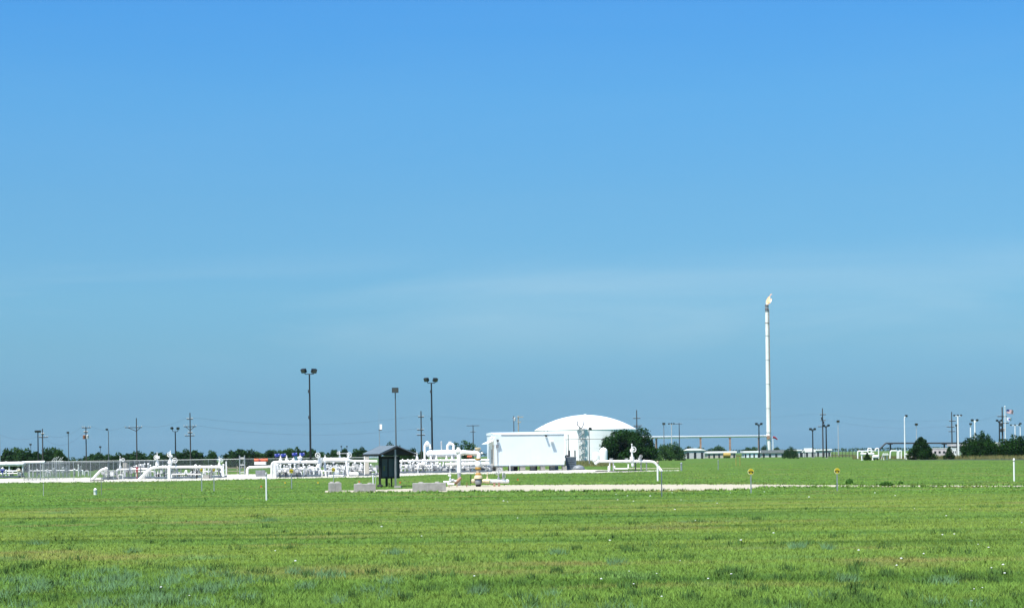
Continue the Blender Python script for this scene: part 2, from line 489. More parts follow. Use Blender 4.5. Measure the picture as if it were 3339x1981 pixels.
tag(blade_mesh('dark_weeds', q, rng.uniform(.06, .17, len(q)), rng.uniform(.012, .03, len(q)), WEEDD, .6), 'small darker weed clumps dotted through the mown grass', 'weeds', kind='stuff')
# grass creeping over the gravel edges
pts = []
for tab, x0, x1, n in ((PAD_NEAR, 0, 2200, 5200), (TRK_NEAR, 1070, 3339, 5600), (TRK_FAR, 1470, 3339, 3600)):
    for _ in range(n):
        xx = random.uniform(x0, x1)
        if mnoise.noise((xx * .03, 2.0, 7.0)) + random.uniform(-.5, .5) < 0: continue
        p = G(xx, interp(tab, xx) + random.gauss(.6 if tab is not TRK_FAR else -.6, 1.3)); pts.append((p.x, p.y, 0))
pts = np.array(pts)
tag(blade_mesh('edge_grass', pts, rng.uniform(.05, .16, len(pts)), rng.uniform(.05, .13, len(pts)), BLADE, .6), 'ragged grass creeping over the edges of the gravel', 'grass', kind='stuff')
# dry tall weeds along the far side of the field
pts = []
for (x0, x1, py0, py1, n) in ((2780, 3420, 1493.5, 1496, 9000), (2200, 2790, 1484.5, 1488.5, 5000), (1840, 2000, 1507, 1520, 1500)):
    xx = rng.uniform(x0, x1, n); yy = rng.uniform(py0, py1, n)
    pts += [tuple(ground(G(a, b))) for a, b in zip(xx, yy)]
pts = np.array(pts)
hh = rng.uniform(.35, 1.0, len(pts)) * np.where(pts[:, 1] > 380, 1.0, .6)
tag(blade_mesh('dry_weeds', pts, hh, rng.uniform(.08, .22, len(pts)), STRAW, .4), 'straw coloured tall weeds along the far edge of the field', 'weeds', kind='stuff')
# white flowers
FLOWER = mat('white_petals', (.8, .8, .78), .7, var=.05)
mb = MB()
for _ in range(55):
    px_ = random.uniform(60, 3330) if random.random() < .35 else random.uniform(1900, 3339)
    p = G(px_, random.uniform(1625, 1975) if random.random() < .8 else random.uniform(1605, 1640))
    r = random.uniform(.009, .02) * (1 + (p.y - 25) / 70)
    mb.ball((p.x, p.y, random.uniform(.07, .12)), r, 6, 3, (1.3, 1.3, .6))
tag(mb.build('wildflowers', FLOWER), 'tiny white wildflower heads scattered over the grass', 'flowers', kind='stuff')

# ------------------------------------------------------------------ trees
LEAF_A = mat('dark_tree_foliage', (.036, .085, .026), .85, col2=(.014, .042, .016), scale=.35, trans=.25)
LEAF_B = mat('green_tree_foliage', (.052, .115, .03), .85, col2=(.02, .058, .02), scale=.35, trans=.25)
LEAF_C = mat('cedar_foliage', (.022, .066, .012), .95, col2=(.007, .026, .006), scale=.5, trans=.15)
BARK = mat('bark', (.10, .085, .07), .9, var=.3, scale=2)
def leaf_mesh(name, centers, size, m):
    n = len(centers)
    a = rng.normal(size=(n, 3)); a /= np.linalg.norm(a, axis=1)[:, None]
    b = rng.normal(size=(n, 3)); b = np.cross(a, b); b /= np.linalg.norm(b, axis=1)[:, None]
    s = size * rng.uniform(.55, 1.35, n)[:, None]
    V = np.stack([centers - a * s * .5, centers + b * s * .3, centers + a * s * .6, centers - b * s * .3], 1)
    me = bpy.data.meshes.new(name)
    me.vertices.add(4 * n); me.loops.add(4 * n); me.polygons.add(n)
    me.vertices.foreach_set('co', V.reshape(-1))
    me.loops.foreach_set('vertex_index', np.arange(4 * n, dtype=np.int32))
    me.polygons.foreach_set('loop_start', np.arange(0, 4 * n, 4, dtype=np.int32))
    me.polygons.foreach_set('loop_total', np.full(n, 4, dtype=np.int32))
    me.update(calc_edges=True)
    me.materials.append(m)
    return me
def crown_points(n, lobes, zlo=.12):
    out = []
    w = np.array([l[3] ** 2 for l in lobes]); w = w / w.sum()
    for (lx, ly, lz, lr), f in zip(lobes, w):
        k = max(8, int(n * f))
        v = rng.normal(size=(k, 3)); v /= np.linalg.norm(v, axis=1)[:, None]
        r = lr * np.clip(rng.normal(.86, .17, k), .15, 1.18)
        p = v * r[:, None] + np.array([lx, ly, lz])
        p[:, 2] = np.maximum(p[:, 2], zlo * rng.uniform(.6, 1.3, k))
        out.append(p)
    return np.concatenate(out)
def tree_meshes(kind, leaves, leafsize, m, wide):
    # unit tree: height 1, crown radius about `wide`
    lobes = []
    if kind == 'round':
        lobes.append((0, 0, .55, .30))
        for i in range(13):
            a = 2.4 * i + random.uniform(-.4, .4); rr = wide * random.uniform(.45, .8); z = random.uniform(.30, .80)
            lobes.append((rr * math.cos(a) * (1.15 - .45 * z), rr * math.sin(a) * (1.15 - .45 * z), z, random.uniform(.13, .22)))
        lobes.append((.03, 0, .82, .16))
        zlo = .14
    elif kind == 'hedge':
        lobes.append((0, 0, .42, .34))
        for i in range(15):
            a = 2.4 * i + random.uniform(-.4, .4); z = random.uniform(.10, .84); rr = wide * random.uniform(.5, .85) * (1.1 - .5 * z)
            lobes.append((rr * math.cos(a), rr * math.sin(a), z, random.uniform(.13, .21)))
        for i in range(8):
            a = .8 * i; lobes.append((wide * .62 * math.cos(a), wide * .62 * math.sin(a), random.uniform(.10, .24), .2))
        lobes.append((.02, 0, .86, .15)); zlo = .0
    elif kind == 'bush':
        for i in range(44):
            a = 2.4 * i + random.uniform(-.3, .3); t = math.sqrt((i + .5) / 44); rr = wide * t * .84
            top = math.sqrt(max(.08, 1 - t * t * .92))
            lobes.append((rr * math.cos(a), rr * math.sin(a), (random.uniform(.6, 1.0) if i % 2 else random.uniform(.15, .6)) * top * .86, random.uniform(.13, .20)))
        lobes.append((0, 0, .45, .34)); zlo = .02
    elif kind == 'clump':                                            # many upright ragged leaders
        for i in range(24):
            a = 2.4 * i; t = math.sqrt((i + .5) / 24); rr = wide * t * .9
            top = (1 - .38 * t * t) * random.uniform(.72, 1.0)
            for j in range(6):
                z = top * (j + .5) / 6
                lobes.append((rr * math.cos(a) + random.uniform(-.03, .03), rr * math.sin(a) + random.uniform(-.03, .03), z, (.15 if j < 4 else .11 - .04 * (j - 4)) * random.uniform(.7, 1.15)))
        zlo = .02
    else:                                                            # ragged cedar
        for i in range(16):
            z = .08 + .86 * (i / 15) ** .9; a = 2.4 * i
            rr = wide * (1 - z) * random.uniform(.5, 1.0) + .02
            lobes.append((rr * math.cos(a), rr * math.sin(a), z, .07 + .17 * (1 - z)))
        zlo = .02
    crown = leaf_mesh('crown', crown_points(leaves, lobes, zlo), leafsize, m)
    mb = MB()
    mb.tube([(0, 0, -.01), (.01, 0, .15), (-.01, .01, .38), (0, 0, .62)], [.032, .026, .018, .008], 7)
    for lx, ly, lz, lr in lobes[1:7]:
        z0 = random.uniform(.12, .3) if zlo > .1 else .03
        mb.tube([(0, 0, z0), (lx * .5, ly * .5, (z0 + lz) * .52), (lx, ly, lz)], [.016, .011, .004], 5)
    t = mb.build('trunk', BARK)
    tme = t.data; bpy.data.objects.remove(t)
    return crown, tme
TREES = [tree_meshes('round', 1500, .075, LEAF_A, .42), tree_meshes('round', 1500, .08, LEAF_B, .46), tree_meshes('round', 1300, .08, LEAF_A, .36), tree_meshes('round', 1600, .07, LEAF_B, .5)]
HEDGE = [tree_meshes('hedge', 4200, .095, LEAF_A, .5), tree_meshes('hedge', 4200, .09, LEAF_B, .55), tree_meshes('hedge', 4200, .09, LEAF_A, .46), tree_meshes('hedge', 4200, .09, LEAF_A, .58)]
random.seed(21)
BUSHES = [tree_meshes('bush', 34000, .042, LEAF_C, .78), tree_meshes('bush', 9000, .05, LEAF_A, .95), tree_meshes('bush', 9000, .055, LEAF_B, .95)]
CLUMP = [tree_meshes('clump', 15000, .05, LEAF_C, .62), tree_meshes('clump', 15000, .05, LEAF_C, .55)]
CEDAR = tree_meshes('cedar', 8000, .05, LEAF_C, .55)
def plant(name, label, cat, meshes, loc, height, sx, rot, group=None, sy=None):
    t = thing(name, label, cat, loc, group)
    t.scale = (sx, sy or sx, height); t.rotation_euler = (0, 0, rot)
    for nm, me in (('crown', meshes[0]), ('trunk', meshes[1])):
        o = bpy.data.objects.new(nm, me); C.objects.link(o); o.parent = t
    return t
def tree_at(px, top, wpx, d, var, label='broad dark green tree in the far treeline beyond the yard fence', group='far treeline', name='tree', cat='tree', meshes=None, wide=.45):
    z = P(px, top, d).z; b = ground(P(px, 1490, d))
    me = meshes or TREES[var % 4]
    return plant(name, label, cat, me, b, z, wpx * S(d) / (2 * wide) * .95, random.uniform(0, 6.28), group)
for i, (px, top, w, d) in enumerate([
    (214, 1497, 34, 700), (238, 1501, 36, 720), (262, 1500, 38, 710), (285, 1496, 30, 700),
    (18, 1468, 52, 640), (52, 1462, 56, 660), (88, 1466, 54, 630), (118, 1476, 36, 655), (145, 1466, 50, 640), (175, 1462, 54, 650), (194, 1474, 40, 670),
    (300, 1484, 40, 820), (322, 1481, 50, 800), (352, 1484, 42, 820), (385, 1479, 52, 790), (415, 1482, 44, 810), (438, 1476, 46, 790), (468, 1481, 40, 800), (497, 1478, 44, 820), (525, 1479, 42, 790), (548, 1486, 40, 830),
    (578, 1474, 40, 740), (605, 1468, 56, 730), (634, 1472, 46, 745), (655, 1480, 36, 760), (687, 1471, 32, 740), (752, 1472, 44, 760), (778, 1468, 48, 745), (808, 1471, 46, 750), (836, 1475, 40, 770),
    (872, 1476, 40, 760), (892, 1470, 44, 750), (915, 1473, 44, 760), (944, 1465, 50, 720), (968, 1462, 44, 715), (992, 1473, 46, 750), (1020, 1470, 46, 745), (1048, 1477, 44, 770), (1070, 1481, 36, 780),
    (1095, 1470, 36, 750), (1122, 1468, 36, 740), (1160, 1466, 44, 720), (1180, 1461, 40, 700), (1330, 1470, 34, 740), (1352, 1466, 32, 740), (1376, 1474, 34, 760),
    (2248, 1453, 44, 900), (2280, 1455, 40, 900), (2322, 1458, 40, 880), (2345, 1450, 46, 870), (2438, 1456, 42, 890), (2458, 1454, 36, 880), (2496, 1448, 30, 900), (2533, 1455, 30, 900)]):
    if px < 2000:
        lab = [l_ for x_, l_ in ((130, 'broad dark tree in the clump left of the two-armed utility pole'), (230, 'broad dark tree in the rounded clump right of the two-armed utility pole'), (430, 'low tree in the row behind the red standpipe and fence lamps'), (562, 'low tree in the row between braced pole and handwheel valves'), (700, 'dark tree in the clump behind the many-armed utility pole'), (850, 'tree in the row behind the orange striped tank'), (1080, 'tree in the row behind the blue actuators and tallest mast'), (1145, 'tree in the small gap behind the raised pipe wheels'), (9999, 'tree in the clump behind the kiosk roof eaves')) if px < x_][0]
        tree_at(px, top - 5, w * 1.45, 380 + (d - 600) * .35, i, lab, 'far treeline', meshes=HEDGE[i % 4], wide=.52)
    else:
        tree_at(px, top, w * 1.1, d, i, 'small dark tree rising behind the low white roofs near the flare', 'trees behind the low roofs')
tree_at(1270, 1435, 46, 420, 0, 'dark leafy tree showing above the kiosk roof', None)
tree_at(1303, 1449, 34, 430, 2, 'smaller dark tree beside the kiosk roof ridge', None)
tree_at(1513, 1432, 74, 430, 3, 'dark round tree behind the white vessel and pipe arch', None, wide=.42)
tree_at(2047, 1377, 222, 520, 0, 'large dense dark bush in front of the domed white tank', None, 'bush', 'bush', BUSHES[0], .80)
tree_at(2184, 1431, 128, 540, 0, 'lower wide green bush beside the largest dark bush', None, 'bush', 'bush', BUSHES[2], .95)
tree_at(2578, 1451, 62, 560, 0, 'small ragged dark shrub right of the flare stack base', None, 'shrub', 'bush', BUSHES[1], .95)
tree_at(3004, 1425, 84, 402, 0, 'pointed dark cedar bush standing in the dry weeds', None, 'cedar_bush', 'bush', CEDAR, .42)
tree_at(3197, 1396, 136, 402, 0, 'wide dark cedar clump left of the flagpole', None, 'cedar_clump', 'bush', CLUMP[0], .66)
tree_at(3250, 1436, 80, 410, 0, 'low dark shrub joining two cedar clumps below the flagpole', None, 'shrub', 'bush', BUSHES[1], .95)
tree_at(3322, 1397, 146, 402, 0, 'wide dark cedar clump right of the flagpole', None, 'cedar_clump', 'bush', CLUMP[1], .6)
tree_at(3095, 1455, 34, 400, 0, 'small upright dark shrub in front of the open shelter', None, 'shrub', 'bush', CEDAR, .5)
tree_at(2828, 1474, 22, 398, 0, 'tiny dark shrub in front of the white pipe loops', None, 'shrub', 'bush', CEDAR, .5)
LEAF_W = mat('weed_clump_leaves', (.10, .25, .05), .8, var=.3, scale=2, trans=.35)
WEEDY = tree_meshes('clump', 2500, .13, LEAF_W, .85)
for (px, py, w, h, lab) in ((2770, 1577, 30, 17, 'green weed clump on the far side of the gravel track'), (2889, 1584, 54, 15, 'wide low green weed mound growing on the gravel track'), (2937, 1577, 20, 9, 'little weed tuft beside the wide weed mound')):
    b = ground(G(px, py)); s = S(b.y)
    plant('weed_clump', lab, 'weeds', WEEDY, b, h * s * 1.25, w * s / 1.9, random.uniform(0, 6))
# distant woodland that reads as one mass
cent = []
for xx in np.arange(-120, 3460, 3.5):
    hgt = 5.5 + 3 * mnoise.noise((xx * .012, 1, 0)) + 2 * mnoise.noise((xx * .06, 7, 0)) if xx < 2000 else 3.4 + 1.2 * mnoise.noise((xx * .05, 3, 0))
    c = P(xx, 1480, 2500)
    for _ in range(7):
        cent.append((c.x + random.uniform(-2, 2), c.y + random.uniform(-12, 12), random.uniform(.2, 1) ** .8 * (hgt + 2)))
wd = bpy.data.objects.new('distant_woodland', leaf_mesh('distant_woodland', np.array(cent), 2.6, LEAF_A)); C.objects.link(wd)
tag(wd, 'hazy distant woodland along the horizon', 'woodland', kind='stuff')

# ------------------------------------------------------------------ pipes, valves and skids
def handwheel(parent, c, ax, R, m=WHITE):
    c = Vector(c); mb = MB(); mb.torus(c, ax, R, R * .13, 16, 6)
    u, w = perp(Vector(ax))
    for k in range(3):
        a = math.pi * k / 3 + .3
        e = (u * math.cos(a) + w * math.sin(a)) * R
        mb.cyl(c - e, c + e, R * .07, n=5)
    mb.ball(c, R * .2, 8, 4)
    return mb.build('handwheel', m, parent, True)
def flange(parent, c, ax, r, m=WHITE, name='flange'):
    c = Vector(c); a = Vector(ax).normalized()
    mb = MB().cyl(c - a * r * .30, c - a * r * .04, r, n=14).cyl(c + a * r * .04, c + a * r * .30, r, n=14).cyl(c - a * r * .1, c + a * r * .1, r * .75, n=12)
    return mb.build(name, m, parent, True)
def valve(parent, base, top, r, wheel=None, m=WHITE, cap=None, capm=None):
    # base: world point on the pipe, top: world point of the stem's end
    b = Vector(base); h = Vector(top).z - b.z
    mb = MB().lathe(b, [(-r * 1.0, r * .6), (-r * .6, r * 1.15), (r * .5, r * 1.2), (r * .95, r * .75), (r * 1.0, r * 1.15), (r * 1.35, r * 1.15), (r * 1.4, r * .6),
                        (h * .55, r * .34), (h * .60, r * .5), (h * .72, r * .5), (h * .75, r * .22), (h * .93, r * .2), (h * .95, r * .36), (h, r * .3), (h * 1.01, 0)], 12)
    v = mb.build('valve', m, parent, True)
    LOC[v.name] = LOC[parent.name]
    if wheel:
        wp, R, ax = wheel
        handwheel(v, wp, ax, R, m)
        MB().cyl(Vector((b.x, b.y, wp[2])), wp, r * .22, n=6).build('stem', m, v, True)
    if cap:
        cc, cs = cap
        MB().box(cc, cs).build('gear_box', capm or m, v)
    return v
FACE = (.35, -.93, .05)
def pipe(parent, pts, r, m=WHITE, bend=2.2, name='pipe', n=14):
    return MB().tube(pts, r, n, bend * r).build(name, m, parent, True)
def PX3(d, *pp):
    return [P(p[0], p[1], d + (p[2] if len(p) > 2 else 0)) for p in pp]
def support(parent, px, py, d, r, m=WHITE, name='support', dd=0):
    p = P(px, py, d + dd)
    mb = MB().cyl(ground(p), p, r, n=10).box((p.x, p.y, .03), (r * 4, r * 4, .06))
    return mb.build(name, m, parent, True)

def skid(label, px0, px1, pyb, top, d, seed, mats, group=None, beam=True, nris=8, depth=2.0, headers=2, name='piping_skid', cat='pipe skid', hr=3.0):
    """a steel skid with header pipes, risers, small valves and instrument boxes, each its own part"""
    rr = random.Random(seed); s = S(d)
    x0, x1 = P(px0, pyb, d).x, P(px1, pyb, d).x
    t = thing(name, label, cat, ((x0 + x1) / 2, d, 0), group)
    ztop = P((px0 + px1) / 2, top, d).z
    if beam:
        for yy in (d - depth / 2, d + depth / 2):
            MB().box(((x0 + x1) / 2, yy, .18), (x1 - x0, .14, .24)).build('skid_beam', SKIDBLUE, t)
        for k in range(4):
            xx = x0 + (x1 - x0) * (k + .5) / 4
            MB().box((xx, d, .14), (.14, depth - .15, .2)).build('cross_beam', SKIDBLUE, t)
    for k in range(headers):
        zz = .5 + (ztop - .75) * (k + .4) / headers + rr.uniform(-.05, .05); yy = d + rr.uniform(-.4, .4) * depth
        a, b = x0 + rr.uniform(.0, .12) * (x1 - x0), x1 - rr.uniform(.0, .12) * (x1 - x0)
        pipe(t, [(a, yy, .2), (a, yy, zz), (b, yy, zz), (b, yy, .2)], s * hr * rr.uniform(.75, 1.2), mats[0], name='header_pipe')
        for q in range(3):
            flange(t, (a + (b - a) * rr.uniform(.15, .85), yy, zz), (1, 0, 0), s * hr * 1.7, mats[0])
    for k in range(nris):
        xx = x0 + (x1 - x0) * (k + rr.uniform(.2, .8)) / nris; yy = d + rr.uniform(-.5, .45) * depth
        zt = ztop * rr.uniform(.55, 1.0); r = s * rr.uniform(1.3, 2.6); m = rr.choice(mats)
        kind = rr.random()
        if kind < .45:
            ri = MB().cyl((xx, yy, .02), (xx, yy, zt), r, n=8).build('riser', m, t, True)
            LOC[ri.name] = LOC[t.name]
            flange(ri, (xx, yy, zt * rr.uniform(.4, .8)), (0, 0, 1), r * 2.0, m)
            MB().ball((xx, yy, zt), r * 1.6, 8, 5).build('cap', mats[0], ri, True)
        elif kind < .7:
            valve(t, (xx, yy, zt * .5), (xx, yy, zt), s * 3.2, ((xx + .05, yy - s * 5, zt * .88), s * rr.uniform(4, 6), (rr.uniform(-.5, .5), -.9, 0)), m)
            MB().cyl((xx, yy, .02), (xx, yy, zt * .5), r, n=8).build('riser', m, t, True)
        elif kind < .85:
            w_, h_ = s * rr.uniform(7, 14), s * rr.uniform(8, 15)
            bx = MB().box((xx, yy, zt * .75), (w_, .25, h_)).build('instrument_box', rr.choice(mats), t)
            LOC[bx.name] = LOC[t.name]
            MB().cyl((xx, yy, .02), (xx, yy, zt * .75 - h_ / 2), s * 1.2, n=6).build('stand', GREY, bx)
        else:
            dx = s * rr.uniform(8, 16)
            pipe(t, [(xx, yy, .05), (xx, yy, zt * .6), (xx + dx, yy, zt * .6), (xx + dx, yy, .05)], r, m, name='bend_pipe')
    return t

# -- far left manifold behind the chain-link fence
d = G(40, 1556).y; s = S(d)
t = thing('header_pipe_run', 'thick white header pipe crossing the yard behind the chain-link fence', 'pipe', ground(P(40, 1556, d)))
pipe(t, PX3(d, (-60, 1513), (78, 1511)), 7.5 * s)
pipe(t, PX3(d + 2, (72, 1507), (146, 1505)), 4.2 * s)
for px in (-20, 30, 74): support(t, px, 1513, d, 2.5 * s)
for px in (96, 140): support(t, px, 1506, d, 1.6 * s, dd=2)
for px in (20, 60): flange(t, P(px, 1512, d), (1, 0, 0), 8.8 * s)
MB().ball(P(78, 1511, d), 7.6 * s, 12, 8, (.7, 1, 1)).build('end_cap', WHITE, t, True)
skid('low tangled valve skid below the thick white header pipe', -40, 74, 1560, 1524, d - 3, 3, (WHITE, LGREY, GREY, SKIDBLUE), nris=13, depth=2.5, hr=1.8)
t = thing('blue_valve_actuator', 'deep blue valve actuator under the thick white header pipe', 'valve', ground(P(8, 1556, d - 5)))
p = P(8, 1532, d - 5)
MB().cyl((p.x - .30, p.y, p.z), (p.x + .30, p.y, p.z), .15, n=12).build('actuator', BLUE, t, True); MB().cyl(ground(p), p, .07).build('stand', GREY, t)
MB().box((p.x, p.y, p.z - .25), (.25, .25, .2)).build('gear_box', BLUE, t)
t = thing('yellow_regulator', 'yellowish regulator at the end of the low valve skid', 'valve', ground(P(62, 1556, d - 5)))
p = P(62, 1533, d - 5)
MB().ball(p, .2, 10, 6, (1.3, 1, .9)).build('body', CREAM, t, True); MB().cyl(ground(p), p, .06).build('stand', DARK, t); MB().cyl(p, p + Vector((.3, 0, -.1)), .06).build('outlet', CREAM, t, True)
skid('pale pipework seen through the chain-link fence mesh', 84, 290, 1558, 1516, d + 6, 5, (WHITE, LGREY, GREY, LGREY), nris=15, depth=4, headers=1, beam=False, hr=2.0)
# -- row of slanted vent stubs by the trees
t = thing('vent_stub_rack', 'rack of small slanted vent stubs under the left trees', 'vents', ground(P(185, 1530, 330)))
for k in range(5):
    p = P(172 + k * 7, 1494 - (k % 3) * 2, 330)
    MB().tube([ground(p), p - Vector((.1, 0, .4)), p + Vector((.35, 0, .15))], .07, 6).build('vent', LGREY, t, True)
p0, p1 = P(168, 1502, 330), P(206, 1502, 330)
MB().cyl(p0, p1, .06, n=6).build('rail', GREY, t)

# -- slanting pipe that dives into the ground at the fence
d = G(318, 1564).y; s = S(d)
t = thing('slanting_pipe', 'white pipe slanting down into the ground inside the chain-link fence', 'pipe', ground(P(318, 1564, d)))
pipe(t, PX3(d, (296, 1568), (331, 1530), (352, 1527)), 4.6 * s)
flange(t, P(345, 1527.6, d), (1, 0, 0), 6.5 * s)
MB().box(P(336, 1546, d) * 1.0, (.16, .5, .06)).build('clamp', GREY, t)
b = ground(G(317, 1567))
tag(MB().box((b.x, b.y - .1, .05), (1.35, .9, .10)).build('pipe_shadow', BLACK, base=(b.x, b.y, 0)), 'dark slab painted as the shadow below the slanting white pipe', 'painted shade')  # flat black slab stands in for the slanting pipe's shadow
skid('meter skid with grey boxes between slanting pipe and valve tower', 338, 384, 1560, 1522, d + 1.5, 8, (LGREY, WHITE, GREY, DARK), nris=8, depth=1.6, hr=2)
# -- pipe run with two legs
d = G(420, 1561).y; s = S(d)
t = thing('low_pipe_run', 'low white pipe run behind the red standpipe', 'pipe', ground(P(420, 1561, d)))
pipe(t, PX3(d, (380, 1545), (382, 1530), (480, 1528)), 3.6 * s)
support(t, 407, 1530, d, 4.2 * s, name='leg')
valve(t, P(392, 1524, d), P(392, 1486, d), 3.8 * s, (P(401, 1498, d - .25), 5.5 * s, FACE))
flange(t, P(420, 1529, d), (1, 0, 0), 5.5 * s)
b = P(408, 1516, d + 2); t = thing('beige_cabinet', 'beige instrument cabinet behind the leftmost valve tower', 'cabinet', ground(b))
MB().box(b, (13 * s, .4, 16 * s)).build('cabinet_body', TANWALL, t); MB().box((b.x, b.y - .21, b.z), (11 * s, .02, 13 * s)).build('door', TANWALL, t); MB().cyl(ground(b), (b.x, b.y, b.z - 8 * s), .05).build('stand', GREY, t)
b = P(461, 1517, d + 6); t = thing('white_cabinet', 'small white equipment box on a stand behind the low pipe', 'cabinet', ground(b))
MB().box(b, (16 * s, .5, 11 * s)).build('cabinet_body', WHITE, t); MB().box((b.x, b.y - .26, b.z), (13 * s, .02, 9 * s)).build('door', LGREY, t); MB().cyl(ground(b), b, .05).build('stand', GREY, t)
b = ground(G(447, 1561)); s2 = S(b.y); z = P(447, 1522, b.y).z
t = thing('red_standpipe', 'dark red standpipe with a branched top before the low pipe', 'standpipe', b)
MB().cyl(b, b + Vector((0, 0, z * .75)), .055, n=8).build('post', RED, t, True)
MB().box(b + Vector((0, 0, z * .72)), (.2, .16, .32)).box(b + Vector((.02, 0, z * .93)), (.28, .14, .2)).build('monitor_head', RED, t)
MB().cyl(b + Vector((-.15, 0, z * .97)), b + Vector((.2, 0, z * .97)), .05).build('nozzle', RED, t)
# -- main left pipe run
d = G(552, 1561).y; s = S(d)
t = thing('main_pipe_run', 'long white pipe rising out of gravel with tall handwheel valves', 'pipe', ground(P(552, 1561, d)))
pipe(t, PX3(d, (449, 1567), (494, 1524), (520, 1522)), 4.6 * s)
pipe(t, PX3(d, (520, 1522), (724, 1521), (729, 1552)), 4.4 * s, bend=2.6)
pipe(t, PX3(d, (552, 1522), (552, 1562)), 5.6 * s, name='leg')
MB().lathe(P(555, 1523, d), [(0, 6 * s), (12 * s, 6 * s), (14 * s, 8 * s), (18 * s, 8 * s), (20 * s, 5 * s), (30 * s, 3 * s)], 12).build('valve_bonnet', WHITE, t, True)
valve(t, P(513, 1513, d), P(513, 1474, d), 5.5 * s, (P(507, 1490, d - .3), 6.5 * s, (-.5, -.85, 0)), cap=(P(514, 1490, d), (13 * s, .3, 8 * s)))
valve(t, P(556, 1506, d), P(557, 1468, d), 6 * s, (P(551, 1481, d - .3), 7 * s, (-.4, -.9, 0)), cap=(P(558, 1486, d), (8 * s, .3, 8 * s)))
handwheel(t, P(570, 1500, d - .3), FACE, 8 * s); MB().cyl(P(570, 1500, d - .3), P(556, 1503, d), 1.6 * s).build('stem', WHITE, t)
valve(t, P(715, 1516, d), P(715, 1487, d), 4 * s, (P(721, 1499, d - .25), 6 * s, (.6, -.8, 0)))
for px, yy in ((531, 1522), (540, 1522), (575, 1522), (640, 1521.5), (652, 1521.5), (690, 1521)): flange(t, P(px, yy, d), (1, 0, 0), 6.3 * s)
for px in (565, 590, 632, 687): support(t, px, 1522, d, 1.8 * s, GREY)
t = thing('bypass_pipe', 'thin white bypass pipe low under the long pipe', 'pipe', ground(P(600, 1558, d - 1)))
pipe(t, PX3(d - 1, (560, 1557), (560, 1545), (604, 1545), (604, 1533), (609, 1533), (609, 1545), (660, 1545), (660, 1556)), 1.7 * s)
for px in (575, 630): flange(t, P(px, 1545, d - 1), (1, 0, 0), 3 * s)
skid('dark low skid of small valves under the long pipe', 508, 642, 1560, 1526, d + .6, 21, (LGREY, GREY, WHITE, DARK), nris=16, depth=1.2, headers=1, hr=1.8)
for px, lab in ((515, 'white filter pot under the left handwheel valve'), (470, 'pale round drum beside the slanting leg of the long pipe')):
    b = P(px, 1545, d + 1.2)
    t = thing('filter_pot', lab, 'vessel', ground(b))
    MB().lathe(ground(b), [(.05, .16), (.08, .2), (.5, .2), (.7, .16), (.78, .05)], 12).build('shell', WHITE if px == 515 else LGREY, t, True)
    MB().cyl(ground(b) + Vector((0, 0, .74)), ground(b) + Vector((0, 0, .95)), .05).build('neck', WHITE, t, True)
b = P(673, 1545, d); tag(MB().box((b.x, d, .22), (20 * s, .7, .44)).box((b.x, d, .47), (14 * s, .5, .06)).build('concrete_plinth', CONC, base=ground(b)), 'pale concrete plinth under the right part of the long pipe', 'plinth')
b = ground(G(738, 1550)); z = P(738, 1505, b.y).z
t = thing('white_guard_post', 'white guard post beside the downturned end of the long pipe', 'post', b)
MB().cyl(b, b + Vector((0, 0, z)), .075, n=10).build('post', WHITE, t, True); MB().ball(b + Vector((0, 0, z)), .077, 10, 5).build('cap', WHITE, t, True)
skid('pale fittings rack behind the right half of the long pipe', 622, 735, 1554, 1515, d + 5, 71, (WHITE, LGREY, WHITE, GREY), nris=18, depth=2.2, headers=1, hr=1.6)
skid('tangle of thin white risers behind the low pipe and red standpipe', 384, 512, 1556, 1512, d + 7, 72, (WHITE, LGREY, WHITE, GREY), nris=20, depth=2.4, headers=1, hr=1.6)
# -- rail barrier behind
b = ground(G(775, 1550)); b.y += 25
t = thing('rail_barrier', 'pale timber rail barrier behind the gap between the pipes', 'barrier', (P(770, 1545, b.y).x, b.y, 0))
for px in (742, 774, 800): q = P(px, 1530, b.y); MB().box((q.x, b.y, .6), (.12, .12, 1.2)).build('post', WOODL, t)
for z in (.45, .95): MB().box(((P(738, 1530, b.y).x + P(804, 1530, b.y).x) / 2, b.y - .08, z), (P(804, 1530, b.y).x - P(738, 1530, b.y).x, .04, .1)).build('rail', WOODL, t)

# -- middle-left group
d = G(890, 1556).y; s = S(d)
t = thing('entry_pipe', 'white pipe hooping out of the gravel toward the double risers', 'pipe', ground(P(808, 1549, d)))
pipe(t, PX3(d + 2, (806, 1551), (807, 1523), (890, 1520)), 4 * s)
t = thing('double_riser_pipe', 'pair of thick white risers bending into a long header with blue actuators', 'pipe', ground(P(892, 1556, d)))
pipe(t, PX3(d, (897, 1557), (897, 1506), (1036, 1505)), 5.3 * s)
pipe(t, PX3(d + 1, (886, 1556), (887, 1507), (910, 1505)), 4.2 * s)
for px in (918, 940, 950, 975, 1000, 1028): flange(t, P(px, 1505.5, d), (1, 0, 0), 7 * s)
for px, tall in ((915, 1484), (935, 1483), (957, 1490), (979, 1481)):
    v = valve(t, P(px, 1500, d), P(px, tall, d), 4.6 * s)
for px in (904, 924, 961, 985):
    p = P(px, 1484 if px < 950 else 1481, d + .15)
    a = MB().cyl((p.x - 8 * s, p.y, p.z), (p.x + 8 * s, p.y, p.z + 2 * s), 5 * s, n=12).box((p.x, p.y, p.z + 1 * s), (6 * s, 11 * s, 10 * s)).build('actuator', BLUE, t, True)
MB().box(P(965, 1497, d + .1), (9 * s, 8 * s, 22 * s)).build('actuator_bracket', mat('teal_steel', (.05, .14, .18), .5), t)
MB().lathe(P(978, 1503, d), [(0, 7 * s), (9 * s, 6 * s), (10 * s, 8.5 * s), (14 * s, 8.5 * s), (16 * s, 4 * s)], 12).build('valve_bonnet', WHITE, t, True)
